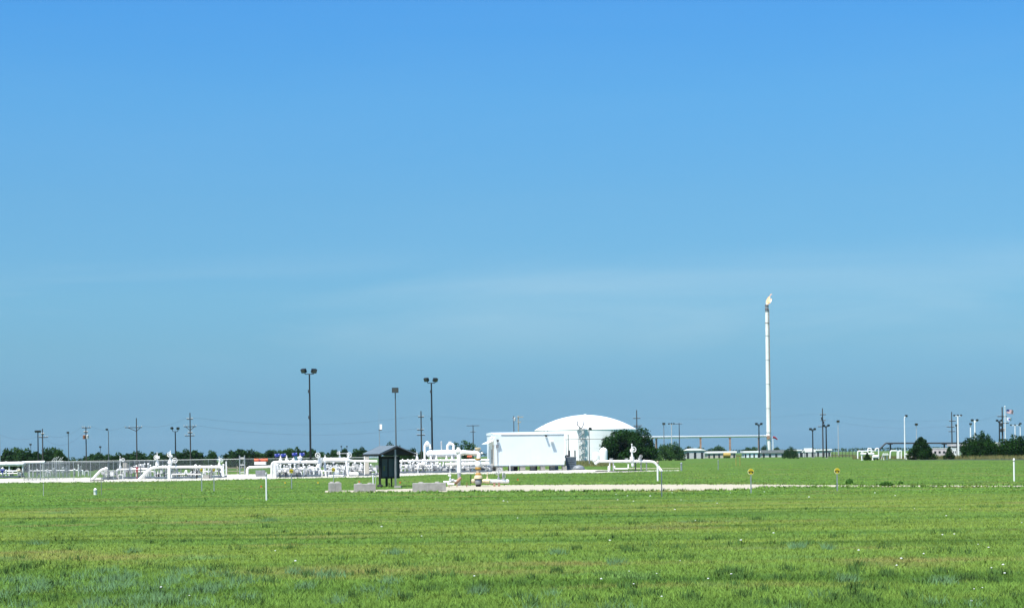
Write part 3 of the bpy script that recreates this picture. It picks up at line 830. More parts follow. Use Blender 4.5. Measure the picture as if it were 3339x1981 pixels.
skid('dark framed meter skid with round gauges below the blue actuators', 905, 992, 1558, 1513, d - .8, 31, (WHITE, LGREY, GREY, LGREY), nris=18, depth=1.5, headers=2, hr=2.4)
for px, r in ((912, 7), (950, 9), (968, 8.5), (930, 6)):
    b = P(px, 1533, d - 1.7); t = thing('meter_drum', {912: 'white round meter drum beside the double risers', 950: 'grey meter drum behind the yellow warning disc', 968: 'pale grey round meter drum at the right end of dark skid', 930: 'white meter drum between two others on dark skid'}[px], 'meter', ground(b))
    MB().cyl((b.x, b.y - .2, b.z), (b.x, b.y + .2, b.z), r * s, n=16).build('drum', WHITE if px in (912, 930) else LGREY, t, True)
    MB().box((b.x, b.y, (b.z - r * s) / 2), (.12, .12, b.z - r * s + .02)).build('stand', DARK, t)
    MB().torus((b.x, b.y - .2, b.z), (0, 1, 0), r * s * .8, r * s * .12).build('rim', GREY, t)
t = thing('orange_tank', 'orange and red striped cylinder tank on a white box', 'tank', ground(P(850, 1545, d + 14)))
dd = d + 14; s2 = S(dd)
bs = MB().box(P(849, 1509, dd), (36 * s2, .8, 10 * s2)).build('box_base', WHITE, t); MB().box((P(849, 1509, dd).x, dd, .4), (30 * s2, .6, .8)).build('frame', GREY, t)
p = P(851, 1498.5, dd); hw = 22 * s2
MB().cyl((p.x - hw, dd, p.z), (p.x - hw * .35, dd, p.z), 4.8 * s2, n=14).build('tank_end', ORANGE, t, True)
MB().cyl((p.x - hw * .35, dd, p.z), (p.x - hw * .05, dd, p.z), 3.9 * s2, n=14).build('neck', RED, t, True)
MB().cyl((p.x - hw * .05, dd, p.z), (p.x + hw, dd, p.z), 4.6 * s2, n=14).build('tank_body', ORANGE, t, True)
skid('mixed white and grey valve rack left of the tapered stack', 998, 1050, 1556, 1512, d + .5, 33, (WHITE, LGREY, WHITE, DARK), nris=12, depth=1.6, hr=2.2)
t = thing('tapered_pipe_stack', 'leaning tapered white pipe casting with handwheel behind it', 'valve', ground(P(1045, 1550, d + 1)))
MB().tube(PX3(d + 1, (1036, 1552), (1040, 1520), (1046, 1492)), [5 * s, 8 * s, 8 * s], 12).build('casting', WHITE, t, True)
flange(t, P(1046, 1494, d + 1), (.1, 0, 1), 10 * s); handwheel(t, P(1036, 1483, d + .5), FACE, 8 * s); MB().cyl(P(1036, 1483, d + .5), P(1045, 1492, d + 1), 2 * s).build('stem', WHITE, t)
t = thing('raised_pipe_run', 'thick raised white pipe on two white legs behind the yellow disc', 'pipe', ground(P(1095, 1545, d + 2)))
pipe(t, PX3(d + 2, (1044, 1500), (1062, 1499), (1140, 1499)), 7.2 * s, bend=1)
pipe(t, PX3(d + 2, (1138, 1502), (1230, 1503)), 3.6 * s)
MB().tube(PX3(d + 2, (1135, 1500), (1150, 1502)), [7 * s, 3.6 * s], 14).build('reducer', WHITE, t, True)
for a, b_ in (((1058, 1503), (1063, 1541)), ((1129, 1503), (1135, 1541))): q = P(b_[0], b_[1], d + 1.4); MB().cyl(P(*a, d + 1.6), (q.x, q.y, 0), 3.6 * s).build('leg', WHITE, t, True)
for px in (1065, 1080, 1122): flange(t, P(px, 1499, d + 2), (1, 0, 0), 8.6 * s)
valve(t, P(1108, 1490, d + 2), P(1106, 1468, d + 2), 3 * s, (P(1104, 1476, d + 1.8), 5 * s, (.2, -.9, .3)))
valve(t, P(1136, 1492, d + 2), P(1137, 1474, d + 2), 3.5 * s, (P(1139, 1482, d + 1.8), 8 * s, (.5, -.85, 0)))
valve(t, P(1060, 1492, d + 2), P(1060, 1481, d + 2), 3 * s)
MB().box(P(1120, 1477, d + 2), (26 * s, .1, 2 * s)).build('bracket', LGREY, t)
skid('white based analyser skid between the legs of the raised pipe', 1070, 1126, 1554, 1514, d - .5, 37, (LGREY, WHITE, GREY, TAN), nris=12, depth=1.4, hr=2.2)
b = P(1096, 1550, d - 1.6); tag(MB().box((b.x, b.y, .16), (50 * s, .5, .14)).box((b.x - .7, b.y, .05), (.2, .4, .1)).box((b.x + .7, b.y, .05), (.2, .4, .1)).build('white_sill_beam', WHITE, base=ground(b)), 'white sill beam lying in front of the analyser skid', 'beam')
skid('grey pump rack beyond the right leg of the raised pipe', 1140, 1232, 1549, 1512, d + 6, 39, (WHITE, LGREY, GREY, SKIDBLUE), nris=15, depth=2, hr=2.2)
skid('pale rack of risers behind the raised pipe legs', 1052, 1190, 1549, 1506, d + 5, 73, (WHITE, LGREY, WHITE, GREY), nris=26, depth=2.4, headers=2, hr=1.7)
skid('pale rack of risers behind the long header with blue actuators', 905, 1045, 1552, 1511, d + 4, 74, (WHITE, LGREY, WHITE, GREY), nris=24, depth=2.2, headers=1, hr=1.7)
t = thing('beige_pipe_column', 'square beige column left of the kiosk behind the concrete block', 'column', ground(P(1197, 1549, d + 3)))
q0, q1 = P(1197, 1548, d + 3), P(1197, 1485, d + 3)
MB().box((q0.x, d + 3, q1.z / 2), (13 * s, .5, q1.z)).build('shaft', TANWALL, t); MB().box((q0.x - 8 * s, d + 2.9, q1.z / 2), (2.5 * s, .2, q1.z + .1)).build('edge_post', WHITE, t); MB().box((q0.x, d + 3, q1.z + .03), (15 * s, .6, .06)).build('cap', WHITE, t)
t = thing('white_mini_tank', 'small white domed tank standing on gravel left of kiosk', 'tank', ground(P(1143, 1548, d + 1)))
b = ground(P(1152, 1548, d + 1)); MB().cyl(b + Vector((-.45, 0, .28)), b + Vector((.45, 0, .28)), .22, n=14).ball(b + Vector((.45, 0, .28)), .22, 12, 6).build('shell', WHITE, t, True); MB().box(b + Vector((0, 0, .05)), (.6, .4, .1)).build('saddle', GREY, t)

# ------------------------------------------------------------------ central plant
d = G(1400, 1541).y; s = S(d)
t = thing('separator_vessel', 'large white horizontal vessel with pipe arches above the dark skid', 'vessel', ground(P(1450, 1541, d)))
r = 11.5 * s; a, b = P(1400, 1479, d), P(1497, 1477, d)
mb = MB().cyl(a, b, r, n=20); mb.ball(a, r, 16, 8, (.9, 1, 1)); mb.ball(b, r, 16, 8, (.9, 1, 1))
mb.build('shell', WHITE, t, True)
for px in (1404, 1462, 1490): flange(t, P(px, 1478, d), (1, 0, 0), 12.3 * s, name='band')
for px in (1415, 1480): q = P(px, 1480, d); MB().box((q.x, d, q.z / 2 + .1), (.22, .9, q.z + .1)).build('saddle', GREY, t)
pipe(t, PX3(d, (1385, 1510), (1385, 1448), (1401, 1446), (1403, 1462)), 4 * s, bend=2.2, name='arch_pipe')
MB().ball(P(1393, 1447, d), 8 * s, 12, 8, (1.1, 1, 1)).build('relief_valve', WHITE, t, True)
MB().box(P(1393, 1439, d), (7 * s, .3, 5 * s)).build('relief_cap', WHITE, t)
pipe(t, PX3(d, (1459, 1468), (1459, 1447), (1479, 1446), (1479, 1468)), 4.2 * s, bend=2.4, name='arch_pipe')
MB().box(P(1467, 1440, d), (10 * s, .3, 3 * s)).build('top_plate', WHITE, t)
q = P(1440, 1470, d); MB().cyl(q, P(1439, 1442, d), 2 * s).ball(P(1439, 1440, d), 2.6 * s).build('level_gauge', LGREY, t, True)
valve(t, P(1360, 1493, d), P(1360, 1473, d), 4 * s, (P(1352, 1480, d - .3), 5 * s, FACE))
t = thing('upper_header_pipe', 'white header pipe at mid height under the separator vessel', 'pipe', ground(P(1450, 1541, d - 1)))
pipe(t, PX3(d - 1, (1300, 1503), (1345, 1501), (1595, 1499)), 3.4 * s)
rr = random.Random(5)
for px in range(1312, 1590, 16): flange(t, P(px + rr.uniform(-3, 3), 1500.5, d - 1), (1, 0, 0), rr.uniform(4.6, 5.6) * s)
for px in (1360, 1405, 1423, 1456, 1474): MB().lathe(P(px, 1500, d - 1), [(0, 4.5 * s), (6 * s, 3.6 * s), (12 * s, 2 * s), (16 * s, 1.5 * s)], 10).build('branch', WHITE, t, True)
for px in (1320, 1400, 1500, 1575): support(t, px, 1501, d - 1, 1.8 * s, GREY)
t = thing('lower_header_pipe', 'lower thicker white header pipe ending in a rounded cap', 'pipe', ground(P(1520, 1541, d - 2)))
pipe(t, PX3(d - 2, (1452, 1512), (1592, 1510)), 4.4 * s); MB().ball(P(1592, 1510, d - 2), 4.5 * s, 12, 8, (1.2, 1, 1)).build('cap', WHITE, t, True)
for px in (1470, 1510, 1560, 1582): flange(t, P(px, 1511, d - 2), (1, 0, 0), 6 * s)
for px in (1465, 1530, 1585): support(t, px, 1511, d - 2, 1.6 * s, GREY)
skid('long slate blue skid of small valves and gauges right of kiosk', 1298, 1440, 1544, 1506, d - 1.5, 51, (WHITE, LGREY, LGREY, GREY), nris=34, depth=2.6, headers=2, hr=1.9)
skid('slate blue skid of pumps beneath the capped header pipe', 1440, 1604, 1543, 1514, d - .5, 52, (LGREY, WHITE, GREY, SKIDBLUE), nris=32, depth=2.6, headers=2, hr=1.9)
skid('dense row of white risers just under the separator vessel', 1330, 1590, 1543, 1499, d + 2.5, 75, (WHITE, LGREY, WHITE, WHITE), nris=46, depth=2.2, headers=1, hr=1.7)
t = thing('curved_spool', 'small white curved pipe spool low under the vessel', 'pipe', ground(P(1375, 1541, d - 3)))
pipe(t, PX3(d - 3, (1362, 1528), (1364, 1512), (1383, 1511)), 4.2 * s, bend=3); flange(t, P(1384, 1511, d - 3), (1, 0, 0), 6 * s); support(t, 1363, 1528, d - 3, 2.4 * s, LGREY)
t = thing('cone_hopper', 'cream topped white cone standing behind the tall pipe elbow', 'vessel', ground(P(1560, 1541, d + 3)))
q = P(1558, 1472, d + 3)
MB().lathe(q, [(-8 * s, 2 * s), (0, 4 * s), (9 * s, 10 * s), (13 * s, 10 * s), (14 * s, 8 * s)], 14).build('hopper', CREAM, t, True); MB().cyl(ground(q), q, 1.8 * s).build('mast', LGREY, t); MB().ball(P(1571, 1476, d + 3), 5 * s, 10, 6, (1, 1, .6)).build('dome', WHITE, t, True)
q = P(1531, 1488, d + 2)
t = thing('orange_float', 'orange red drum tucked under the tall pipe elbow', 'drum', ground(q))
MB().cyl((q.x - 8 * s, q.y, q.z), (q.x + 8 * s, q.y, q.z), 4 * s, n=12).build('drum', ORANGE, t, True); MB().cyl(ground(q), q, .05).build('stand', GREY, t)

# ------------------------------------------------------------------ pig launcher / wellhead on the gravel track
d = G(1560, 1586).y; s = S(d)
t = thing('wellhead_tree', 'rust and ochre flanged wellhead stack standing on the gravel track', 'wellhead', ground(P(1560, 1586, d)))
x0 = P(1560, 1586, d).x
def zz(py, px=1560): return P(px, py, d).z
def stack(name, m, prof, px=1560, n=18):
    q = P(px, 1586, d)
    return MB().lathe((q.x, d, 0), [(zz(py), hw * s) for py, hw in prof], n).build(name, m, t, True)
stack('base', BLACK, [(1588, 8), (1578, 8)])
stack('lower_valve', GREY, [(1578, 10), (1574, 11.5), (1566, 11.5), (1562, 9)])
stack('lower_flange', DARK, [(1562, 11), (1559.5, 12)])
stack('spool_body', CREAM, [(1559.5, 14), (1553, 13.5), (1549, 11), (1547, 9)])
stack('middle_flange', OCHRE, [(1547.5, 10.5), (1544, 10.5), (1541, 7)])
stack('tan_neck', TAN, [(1541, 7.2), (1530, 7.2)])
stack('upper_flange', OCHRE, [(1530, 9), (1527, 10.5), (1524.5, 10.5), (1521, 8)])
stack('valve_ball', WHITE, [(1523, 8), (1518, 10.5), (1512, 11), (1505, 9), (1500, 6.5), (1498, 6.5)])
stack('top_flange', OCHRE, [(1498.5, 9.5), (1493.5, 9.5)])
MB().ball(P(1543, 1567, d), 7.5 * s, 12, 8, (1.1, 1, 1)).build('side_valve', CREAM, t, True)
MB().cyl(P(1537, 1567, d), P(1556, 1567, d), 5 * s).build('side_outlet', TAN, t, True)
MB().tube(PX3(d, (1572, 1567), (1596, 1568)), [6 * s, 8.5 * s], 14).build('side_spool', CREAM, t, True)
MB().cyl(P(1535, 1576, d - .1), P(1535, 1546, d - .1), 1.4 * s).build('side_post', DARK, t)
MB().lathe(P(1589, 1562, d), [(0, 3.5 * s), (6 * s, 2.8 * s), (10 * s, 1.6 * s), (14 * s, 1.2 * s), (15 * s, 2.6 * s), (18 * s, 2.2 * s), (24 * s, .8 * s)], 10).build('relief_valve', CREAM, t, True)
t = thing('tall_elbow_pipe', 'tall white pipe rising from gravel and elbowing over to the wellhead', 'pipe', ground(P(1497, 1578, d + 1)))
pipe(t, PX3(d + .3, (1497, 1541), (1497, 1473), (1561, 1477), (1561, 1497)), 7.4 * s, bend=2.0)
MB().tube(PX3(d + .3, (1497, 1582), (1497, 1555), (1497, 1540)), [4.5 * s, 5 * s, 6.6 * s], 14).build('wrapped_leg', LGREY, t, True)
MB().ball(P(1495, 1471, d + .3), 9.8 * s, 14, 8, (1, 1, 1.05)).build('tee_body', WHITE, t, True)
MB().cyl(P(1495, 1466, d + .3), P(1495, 1457, d + .3), 5.5 * s, n=14).build('top_cap', WHITE, t, True)
for px, py, ax, rr_ in ((1510, 1475, (1, 0, 0), 9), (1546, 1476.5, (1, 0, 0), 9)): flange(t, P(px, py, d + .3), ax, rr_ * s)
t = thing('launcher_barrel', 'white capped launcher barrel lying low right of the wellhead', 'vessel', ground(P(1628, 1580, d)))
a, b = P(1598, 1568.5, d), P(1655, 1568, d)
MB().cyl(a, b, 6.6 * s, n=18).ball(b, 6.6 * s, 14, 8, (.9, 1, 1)).build('barrel', WHITE, t, True)
flange(t, P(1600, 1568.5, d), (1, 0, 0), 8.2 * s, LGREY); flange(t, P(1624, 1568.5, d), (1, 0, 0), 7.8 * s)
for px in (1612, 1627): q = P(px, 1572, d); MB().box((q.x, d, q.z / 2), (.16, .3, q.z)).build('saddle', RUSTLEG, t)
valve(t, P(1626, 1561, d), P(1626, 1524, d), 4 * s, (P(1629, 1533, d - .25), 9 * s, (-.6, -.75, .2)), LGREY)
valve(t, P(1640, 1561, d), P(1638, 1530, d), 3.6 * s, (P(1643, 1549, d - .25), 9 * s, (.85, -.5, .1)), LGREY)
handwheel(t, P(1622, 1541, d - .2), (.3, -.9, .4), 7 * s, LGREY)
t = thing('drain_valve_set', 'small white drain valves on gravel beside the longest concrete block', 'valve', ground(P(1470, 1583, d - 1)))
pipe(t, PX3(d - .5, (1446, 1570), (1464, 1570), (1472, 1567), (1488, 1567)), 3.4 * s); pipe(t, PX3(d - 1, (1459, 1577), (1481, 1577)), 4 * s)
MB().ball(P(1476, 1565, d - .5), 6 * s, 12, 6, (1.2, 1, .9)).build('valve_body', LGREY, t, True)
valve(t, P(1468, 1562, d - .4), P(1468, 1527, d - .4), 3 * s, (P(1466, 1549, d - .6), 5 * s, (.1, -.4, .9)))
MB().tube(PX3(d, (1482, 1574), (1494, 1566), (1504, 1556)), [6.5 * s, 6 * s, 4 * s], 12).build('rusty_spool', RUSTLEG, t, True)
for px in (1464, 1490): q = P(px, 1577, d - .8); MB().cyl(ground(q), q, 1.5 * s).build('leg', RUSTLEG, t)
for px, lab in ((1522, 'short rusty stake left of the wellhead'),):
    b = ground(G(px, 1587)); tag(MB().cyl(b, b + Vector((.02, 0, .3)), .03, .02, 6).ball(b + Vector((.02, 0, .3)), .03, 6, 4).build('stake', RUST, base=b), lab, 'stake')

# ------------------------------------------------------------------ concrete blocks and guard posts
def block(px0, px1, top, bot, ang, label, lugs):
    d = G(px0, bot).y; a = G(px0, bot); w = (px1 - px0) * S(a.y); h = P(px0, top, a.y).z
    dep = .62; ca, sa = math.cos(ang), math.sin(ang)
    wf = (w - dep * sa) / ca
    c = Vector((a.x, a.y, 0)) + Vector((ca, sa, 0)) * wf / 2 + Vector((-sa, ca, 0)) * dep / 2 + Vector((0, 0, 0))
    if sa < 0: c += Vector((0, 0, 0))
    t = thing('concrete_block', label, 'concrete block', c, 'cast concrete blocks')
    mb = MB(); e = .025
    R3 = Matrix.Rotation(ang, 3, 'Z')
    def ring(sx, sy, z): return [c + R3 @ Vector((x * sx, y * sy, z)) for x, y in ((-1, -1), (1, -1), (1, 1), (-1, 1))]
    mb.rings([ring(wf / 2, dep / 2, 0), ring(wf / 2, dep / 2, h - e), ring(wf / 2 - e, dep / 2 - e, h)])
    mb.build('body', CONC, t)
    for k in range(lugs):
        q = c + R3 @ Vector(((k + .5) / lugs * wf - wf / 2, 0, h))
        MB().lathe(q, [(-.02, .17), (.05, .15), (.07, .09)], 10).build('lug', CONC, t)
    for fx in (-.02, ):
        MB().box(c + R3 @ Vector((fx * wf, -dep / 2 - .001, h * .5)), (.012, .004, h * .9), ang).build('joint_line', mat('concrete_joint', (.16, .155, .14), .9), t)
block(1077, 1122, 1573, 1604, .30, 'squarest concrete block below a yellow warning disc', 2)
block(1158, 1231, 1577, 1603, .22, 'medium concrete block beside the white guard posts and kiosk', 2)
block(1347, 1458, 1574, 1602, .12, 'longest concrete block on the gravel track end', 2)
for px, top, bot, r, m, lab in ((1217, 1541, 1580, .055, WHITE, 'white guard post with dark cap behind the medium concrete block'), (1225, 1543, 1580, .03, LGREY, 'thin pale post between white guard post and kiosk')):
    b = ground(G(px, bot)); z = P(px, top, b.y).z
    t = thing('guard_post', lab, 'post', b)
    MB().cyl(b, b + Vector((0, 0, z * .86)), r).build('post', m, t, True)
    MB().cyl(b + Vector((0, 0, z * .86)), b + Vector((0, 0, z * .92)), r * 1.02).build('band', DARK, t)
    MB().cyl(b + Vector((0, 0, z * .92)), b + Vector((0, 0, z)), r * 1.25).build('cap', m, t, True)

# ------------------------------------------------------------------ roofed display kiosk
b0 = ground(G(1266, 1586)); d = b0.y; s = S(d)
t = thing('display_kiosk', 'dark roofed display kiosk with gabled grey metal roof', 'kiosk', b0)
th = math.radians(32)
ng = Vector((math.sin(th), -math.cos(th), 0)); nl = Vector((-math.cos(th), -math.sin(th), 0))
apex = P(1294, 1451, d); ez = P(1240, 1478, d).z; rise = apex.z - ez
half_l = (apex.x - P(1240, 1478, d).x) / math.cos(th); half_r = (P(1353, 1480, d).x - apex.x) / math.cos(th)
ridge = (P(1240, 1478, d).x - P(1178, 1475, d).x) / math.sin(th)
A = apex; B = apex - ng * ridge
EL_, ER_ = A + nl * half_l - Vector((0, 0, rise)), A - nl * half_r - Vector((0, 0, rise))
EL2, ER2 = EL_ - ng * ridge, ER_ - ng * ridge
tk = Vector((0, 0, -.07))
rf = MB().rings([[A, B, EL2, EL_], [A + tk, B + tk, EL2 + tk, EL_ + tk]]).build('roof_slope', ROOFMETAL, t); LOC[rf.name] = LOC[t.name]
for k in range(7):
    u = (k + .0) / 6; p0 = A - ng * ridge * u + Vector((0, 0, .012)); p1 = EL_ - ng * ridge * u + Vector((0, 0, .012))
    MB().cyl(p0, p1, .016, n=5).build('seam', ROOFMETAL, rf)
rf2 = MB().rings([[A, ER_, ER2, B], [A + tk, ER_ + tk, ER2 + tk, B + tk]]).build('roof_slope', ROOFMETAL, t)
for e0, e1 in ((EL_, EL2), (ER_, ER2)): MB().tube([e0 - Vector((0, 0, .10)) + ng * .02, e1 - Vector((0, 0, .10))], .085, 6).build('eave_beam', KDARK, t)
for e in (EL_, ER_): MB().tube([A + ng * .02 - Vector((0, 0, .13)), e + ng * .02 - Vector((0, 0, .13))], .06, 6).build('barge_board', KDARK, t)
gb = MB().prism([A - ng * .06 - Vector((0, 0, .09)), A - ng * .06 + nl * half_l * .97 - Vector((0, 0, rise * .97 + .12)), A - ng * .06 - nl * half_r * .97 - Vector((0, 0, rise * .97 + .12))], -ng * .04).build('gable_board', KDARK, t)
for k, (px, bot, top, r, m) in enumerate(((1239, 1584, 1484, .075, KDARK), (1290, 1582, 1462, .06, GREY), (1261, 1590, 1484, .075, KDARK), (1277, 1589, 1484, .05, KDARK))):
    q = P(px, bot, d + (0 if k < 2 else .8)); z = min(P(px, top, d).z, ez + .3)
    MB().box((q.x, q.y, z / 2), (2 * r, 2 * r, z), th * .5).build('post', m, t)
    if k == 0: MB().lathe((q.x, q.y, 0), [(0, .26), (.12, .22), (.2, .1)], 10).build('footing', KDARK, t)
q = P(1272, 1523, d + .35); za, zb = P(1272, 1556, d).z, P(1272, 1491, d).z
pw = 57 * s / math.cos(.25)
bd = MB().box((q.x, q.y, (za + zb) / 2), (pw, .06, zb - za), .25).build('display_board', KBOARD, t); LOC[bd.name] = LOC[t.name]
ux = Vector((math.cos(.25), math.sin(.25), 0)); un = Vector((math.sin(.25), -math.cos(.25), 0)); pc = Vector((q.x, q.y, (za + zb) / 2))
for off, w_, nm in ((-pw / 2, .1, 'frame_upright'), (-.16, .09, 'frame_upright'), (pw / 2, .08, 'frame_upright')): MB().box(pc + ux * off + un * .03, (w_, .1, zb - za), .25).build(nm, KDARK, bd)
for z, h_ in ((za, .13), (zb, .16)): MB().box(Vector((pc.x, pc.y, z)) + un * .03, (pw + .08, .12, h_), .25).build('frame_rail', KDARK, bd)
nt_ = pc + ux * (-pw * .34) + un * .04 + Vector((0, 0, -.05))
MB().box(nt_, (.12, .01, .36), .25).build('notice', mat('notice_print', (.16, .20, .04), .6), bd)
for k in range(4): MB().box(nt_ + un * .007 + Vector((0, 0, .12 - k * .08)), (.08, .004, .025), .25).build('notice_line', INK, bd)
hb = P(1268, 1487, d); MB().box((hb.x, d + .3, hb.z), (pw, .08, .05), .25).build('header_rail', LGREY, t)
b = ground(G(1297, 1590)); tag(MB().prism([b + Vector((x, y, 0)) for x, y in ((-.26, -.12), (.22, -.16), (.28, .1), (.05, .2), (-.24, .14))], (.01, .01, .17)).build('stone_slab', CONC, base=b), 'flat pale stone slab at the foot of the kiosk', 'stone')

# ------------------------------------------------------------------ white equipment building
b0 = ground(G(1615, 1536)); d = b0.y; s = S(d); th = math.radians(10)
ux = Vector((math.cos(th), math.sin(th), 0)); un = Vector((math.sin(th), -math.cos(th), 0)); ub = -un
Wd = (1842 - 1615) * s / math.cos(th); Dp = 28 * s / math.sin(th)
zf, zr = P(1720, 1515.5, d).z, P(1720, 1416, d).z
t = thing('equipment_building', 'big plain white equipment building raised on concrete piers', 'building', b0)
def BP(u, v, z): return b0 + ux * u + ub * v + Vector((0, 0, z))
def bbox(name, u0, u1, v0, v1, z0, z1, m, par=None):
    return MB().rings([[BP(u0, v0, z0), BP(u1, v0, z0), BP(u1, v1, z0), BP(u0, v1, z0)], [BP(u0, v0, z1), BP(u1, v0, z1), BP(u1, v1, z1), BP(u0, v1, z1)]]).build(name, m, par or t)
wl = bbox('wall', 0, Wd, 0, Dp, zf, zr, WHITEWALL); LOC[wl.name] = LOC[t.name]
npan = 12
for k in range(1, npan): bbox('panel_seam', Wd * k / npan - .02, Wd * k / npan + .02, -.012, -.001, zf + .05, zr - .05, WHITEWALL, wl)
rfz = P(1640, 1407.5, d).z
rf = MB().rings([[BP(-.01, -.01, zr), BP(Wd + .01, -.01, zr), BP(Wd + .01, Dp + .1, zr), BP(-.01, Dp + .1, zr)], [BP(-.01, -.01, zr + .05), BP(Wd + .01, -.01, zr + .05), BP(Wd + .08, Dp * .5, rfz), BP(-.08, Dp * .5, rfz)]]).build('roof', WHITEWALL, t)
rf3 = MB().rings([[BP(-.08, Dp * .5, zr + .03), BP(Wd + .08, Dp * .5, zr + .03), BP(Wd + .08, Dp + .1, zr + .03), BP(-.08, Dp + .1, zr + .03)], [BP(-.08, Dp * .5, rfz), BP(Wd + .08, Dp * .5, rfz), BP(Wd + .08, Dp + .1, rfz - .1), BP(-.08, Dp + .1, rfz - .1)]]).build('roof_back', WHITEWALL, t)
bbox('gutter', .9, Wd + .02, -.07, -.013, zr - .04, zr + .04, GREY)
bbox('floor_frame', 0.05, Wd - .05, .05, Dp - .05, zf - .16, zf - .003, GALV)
for u0, u1 in ((.2, 1.1), (3.55, 4.3), (6.5, 7.15), (Wd - .25, Wd + .35)):
    for v in (.1, Dp - .8): bbox('pier', u0, u1, v, v + .7, 0, zf - .165, CONC)
for u0 in (2.1, 5.2, 8.0): bbox('under_floor_unit', u0, u0 + .7, 1.0, 1.6, 0, zf - .17, GREY)
# awning and door on the left side
MB().prism([BP(-1.05, .9, 0) + Vector((0, 0, P(1590, 1447, d).z)), BP(-1.05, Dp * .75, 0) + Vector((0, 0, P(1590, 1447, d).z)), BP(-.02, Dp * .75, 0) + Vector((0, 0, P(1600, 1436, d).z)), BP(-.02, .9, 0) + Vector((0, 0, P(1600, 1436, d).z))], (0, 0, .07)).build('awning', WHITE, t)
dr = bbox('door', -.05, -.004, 2.2, 3.3, zf, zf + 2.3, TANWALL); LOC[dr.name] = LOC[t.name]
MB().ball(BP(-.09, 2.35, zf + 1.05), .05, 8, 4).build('handle', DARK, dr)
bbox('awning_shade_panel', -.03, -.003, .6, 2.15, zf, P(1600, 1450, d).z, TANWALL)  # tan panel paints the awning's shade onto the left wall
st = bbox('stair_landing', -1.0, -.06, 2.0, 3.5, zf - .12, zf - .02, GALV); LOC[st.name] = LOC[t.name]
for k in range(3): bbox('step', -1.0, -.06, 1.7 - k * .28, 1.95 - k * .28, zf - .3 - k * .22, zf - .25 - k * .22, GALV, st)
for v in (2.0, 3.5): MB().tube([BP(-1.0, v, 0), BP(-1.0, v, zf + 1.0)], .03, 6).build('rail_post', GALV, st)
MB().tube([BP(-1.0, 3.5, zf + 1.0), BP(-1.0, 2.0, zf + 1.0), BP(-1.0, 1.1, zf + .35)], .03, 6).build('handrail', GALV, st)
p = BP(-.45, .3, 0) + Vector((0, 0, P(1577, 1427, d).z)); MB().ball(p, .18, 12, 8).cyl(p, BP(0, .3, p.z), .05).build('globe_lamp', WHITE, t, True)
# wall lights on the front
def wall_light(px, py, m, size):
    p = P(px, py, d); u = (p - b0).dot(ux)
    c = BP(u, -.30, p.z)
    wlp = MB().box(c, (size, .42, size * .55), th, .25).cyl(BP(u, -.02, p.z - .05), c, .05).build('wall_light', m, t); LOC[wlp.name] = LOC[t.name]
    MB().box(c + Vector((0, 0, -size * .30)), (size * .8, .34, .02), th, .25).build('lens', LENS, wlp)
wall_light(1785, 1420, DARK, .26); wall_light(1805, 1437.5, WHITE, .42)
MB().cyl(BP(.28, -.12, P(1622, 1512, d).z), BP(.28, -.12, P(1622, 1433, d).z), .06).build('conduit', LGREY, t)
wall_light(1622, 1435, DARK, .30)
for z_ in (1451, 1456): q = P(1624, z_, d); bbox('junction_box', .12, .48, -.22, -.02, q.z - .1, q.z + .1, GREY)
for px, a_, b_ in ((1778, 1414, 1380), (1790, 1414, 1398)):
    q = P(px, a_, d + 1); u = (q - b0).dot(ux); MB().cyl(BP(u, .6, zr), BP(u, .6, P(px, b_, d).z), .035, n=6).build('antenna' if px == 1778 else 'vent_pipe', GREY, t)
b = ground(G(1663, 1536)); tag(MB().cyl(b, b + Vector((0, 0, .9)), .05).ball(b + Vector((0, 0, .9)), .055, 8, 4).build('white_stub_post', WHITE, base=b), 'short white post in front of the white building', 'post')

# -- generator set right of the building
d = G(1870, 1531).y; s = S(d)
t = thing('generator_set', 'slate grey generator enclosure with dark exhaust stacks beside the white building', 'generator', ground(P(1865, 1531, d)))
q0, q1 = P(1845, 1530, d), P(1879, 1490, d)
MB().box(((q0.x + q1.x) / 2, d + 1, q1.z / 2), (q1.x - q0.x, 1.6, q1.z)).build('enclosure', SKIDBLUE, t)
MB().box(((q0.x + q1.x) / 2, d + 1, q1.z + .06), (q1.x - q0.x + .1, 1.7, .1)).build('lid', GREY, t)
for k in range(4): MB().box(((q0.x + q1.x) / 2, d + .19, .5 + k * .33), ((q1.x - q0.x) * .8, .03, .06)).build('louvre', DARK, t)
for px, top in ((1857, 1467), (1875, 1467)): q = P(px, 1490, d + 1); MB().cyl((q.x, d + 1, q1.z), (q.x, d + 1, P(px, top, d).z), .10, n=10).build('exhaust_stack', DARK, t, True)
q = P(1848, 1490, d + .7); MB().ball((q.x, d + .7, q1.z + .1), .3, 10, 6).build('air_filter', DARK, t, True)
t = thing('tarped_heap', 'low grey tarp covered heap beside the generator', 'tarp', ground(P(1887, 1530, d - 1)))
q = ground(P(1887, 1530, d - 1)); mb = MB()
rings = []
for i in range(7):
    h_ = i / 6; rings.append([q + Vector((math.cos(a) * .9 * (1 - h_ ** 2.2) ** .5 * (1 + .12 * mnoise.noise((a * 2, h_ * 3, 1))) + .001 * math.cos(a), math.sin(a) * .6 * (1 - h_ ** 2.2) ** .5 + .001 * math.sin(a), h_ * .72)) for a in (2 * math.pi * k / 14 for k in range(14))])
mb.rings(rings).build('tarp', mat('grey_tarp', (.22, .25, .28), .5, var=.2, scale=3), t, True)
MB().tube([q + Vector((-.8, -.5, .05)), q + Vector((0, -.63, .2)), q + Vector((.8, -.5, .05))], .02, 5).build('rope', DARK, t)
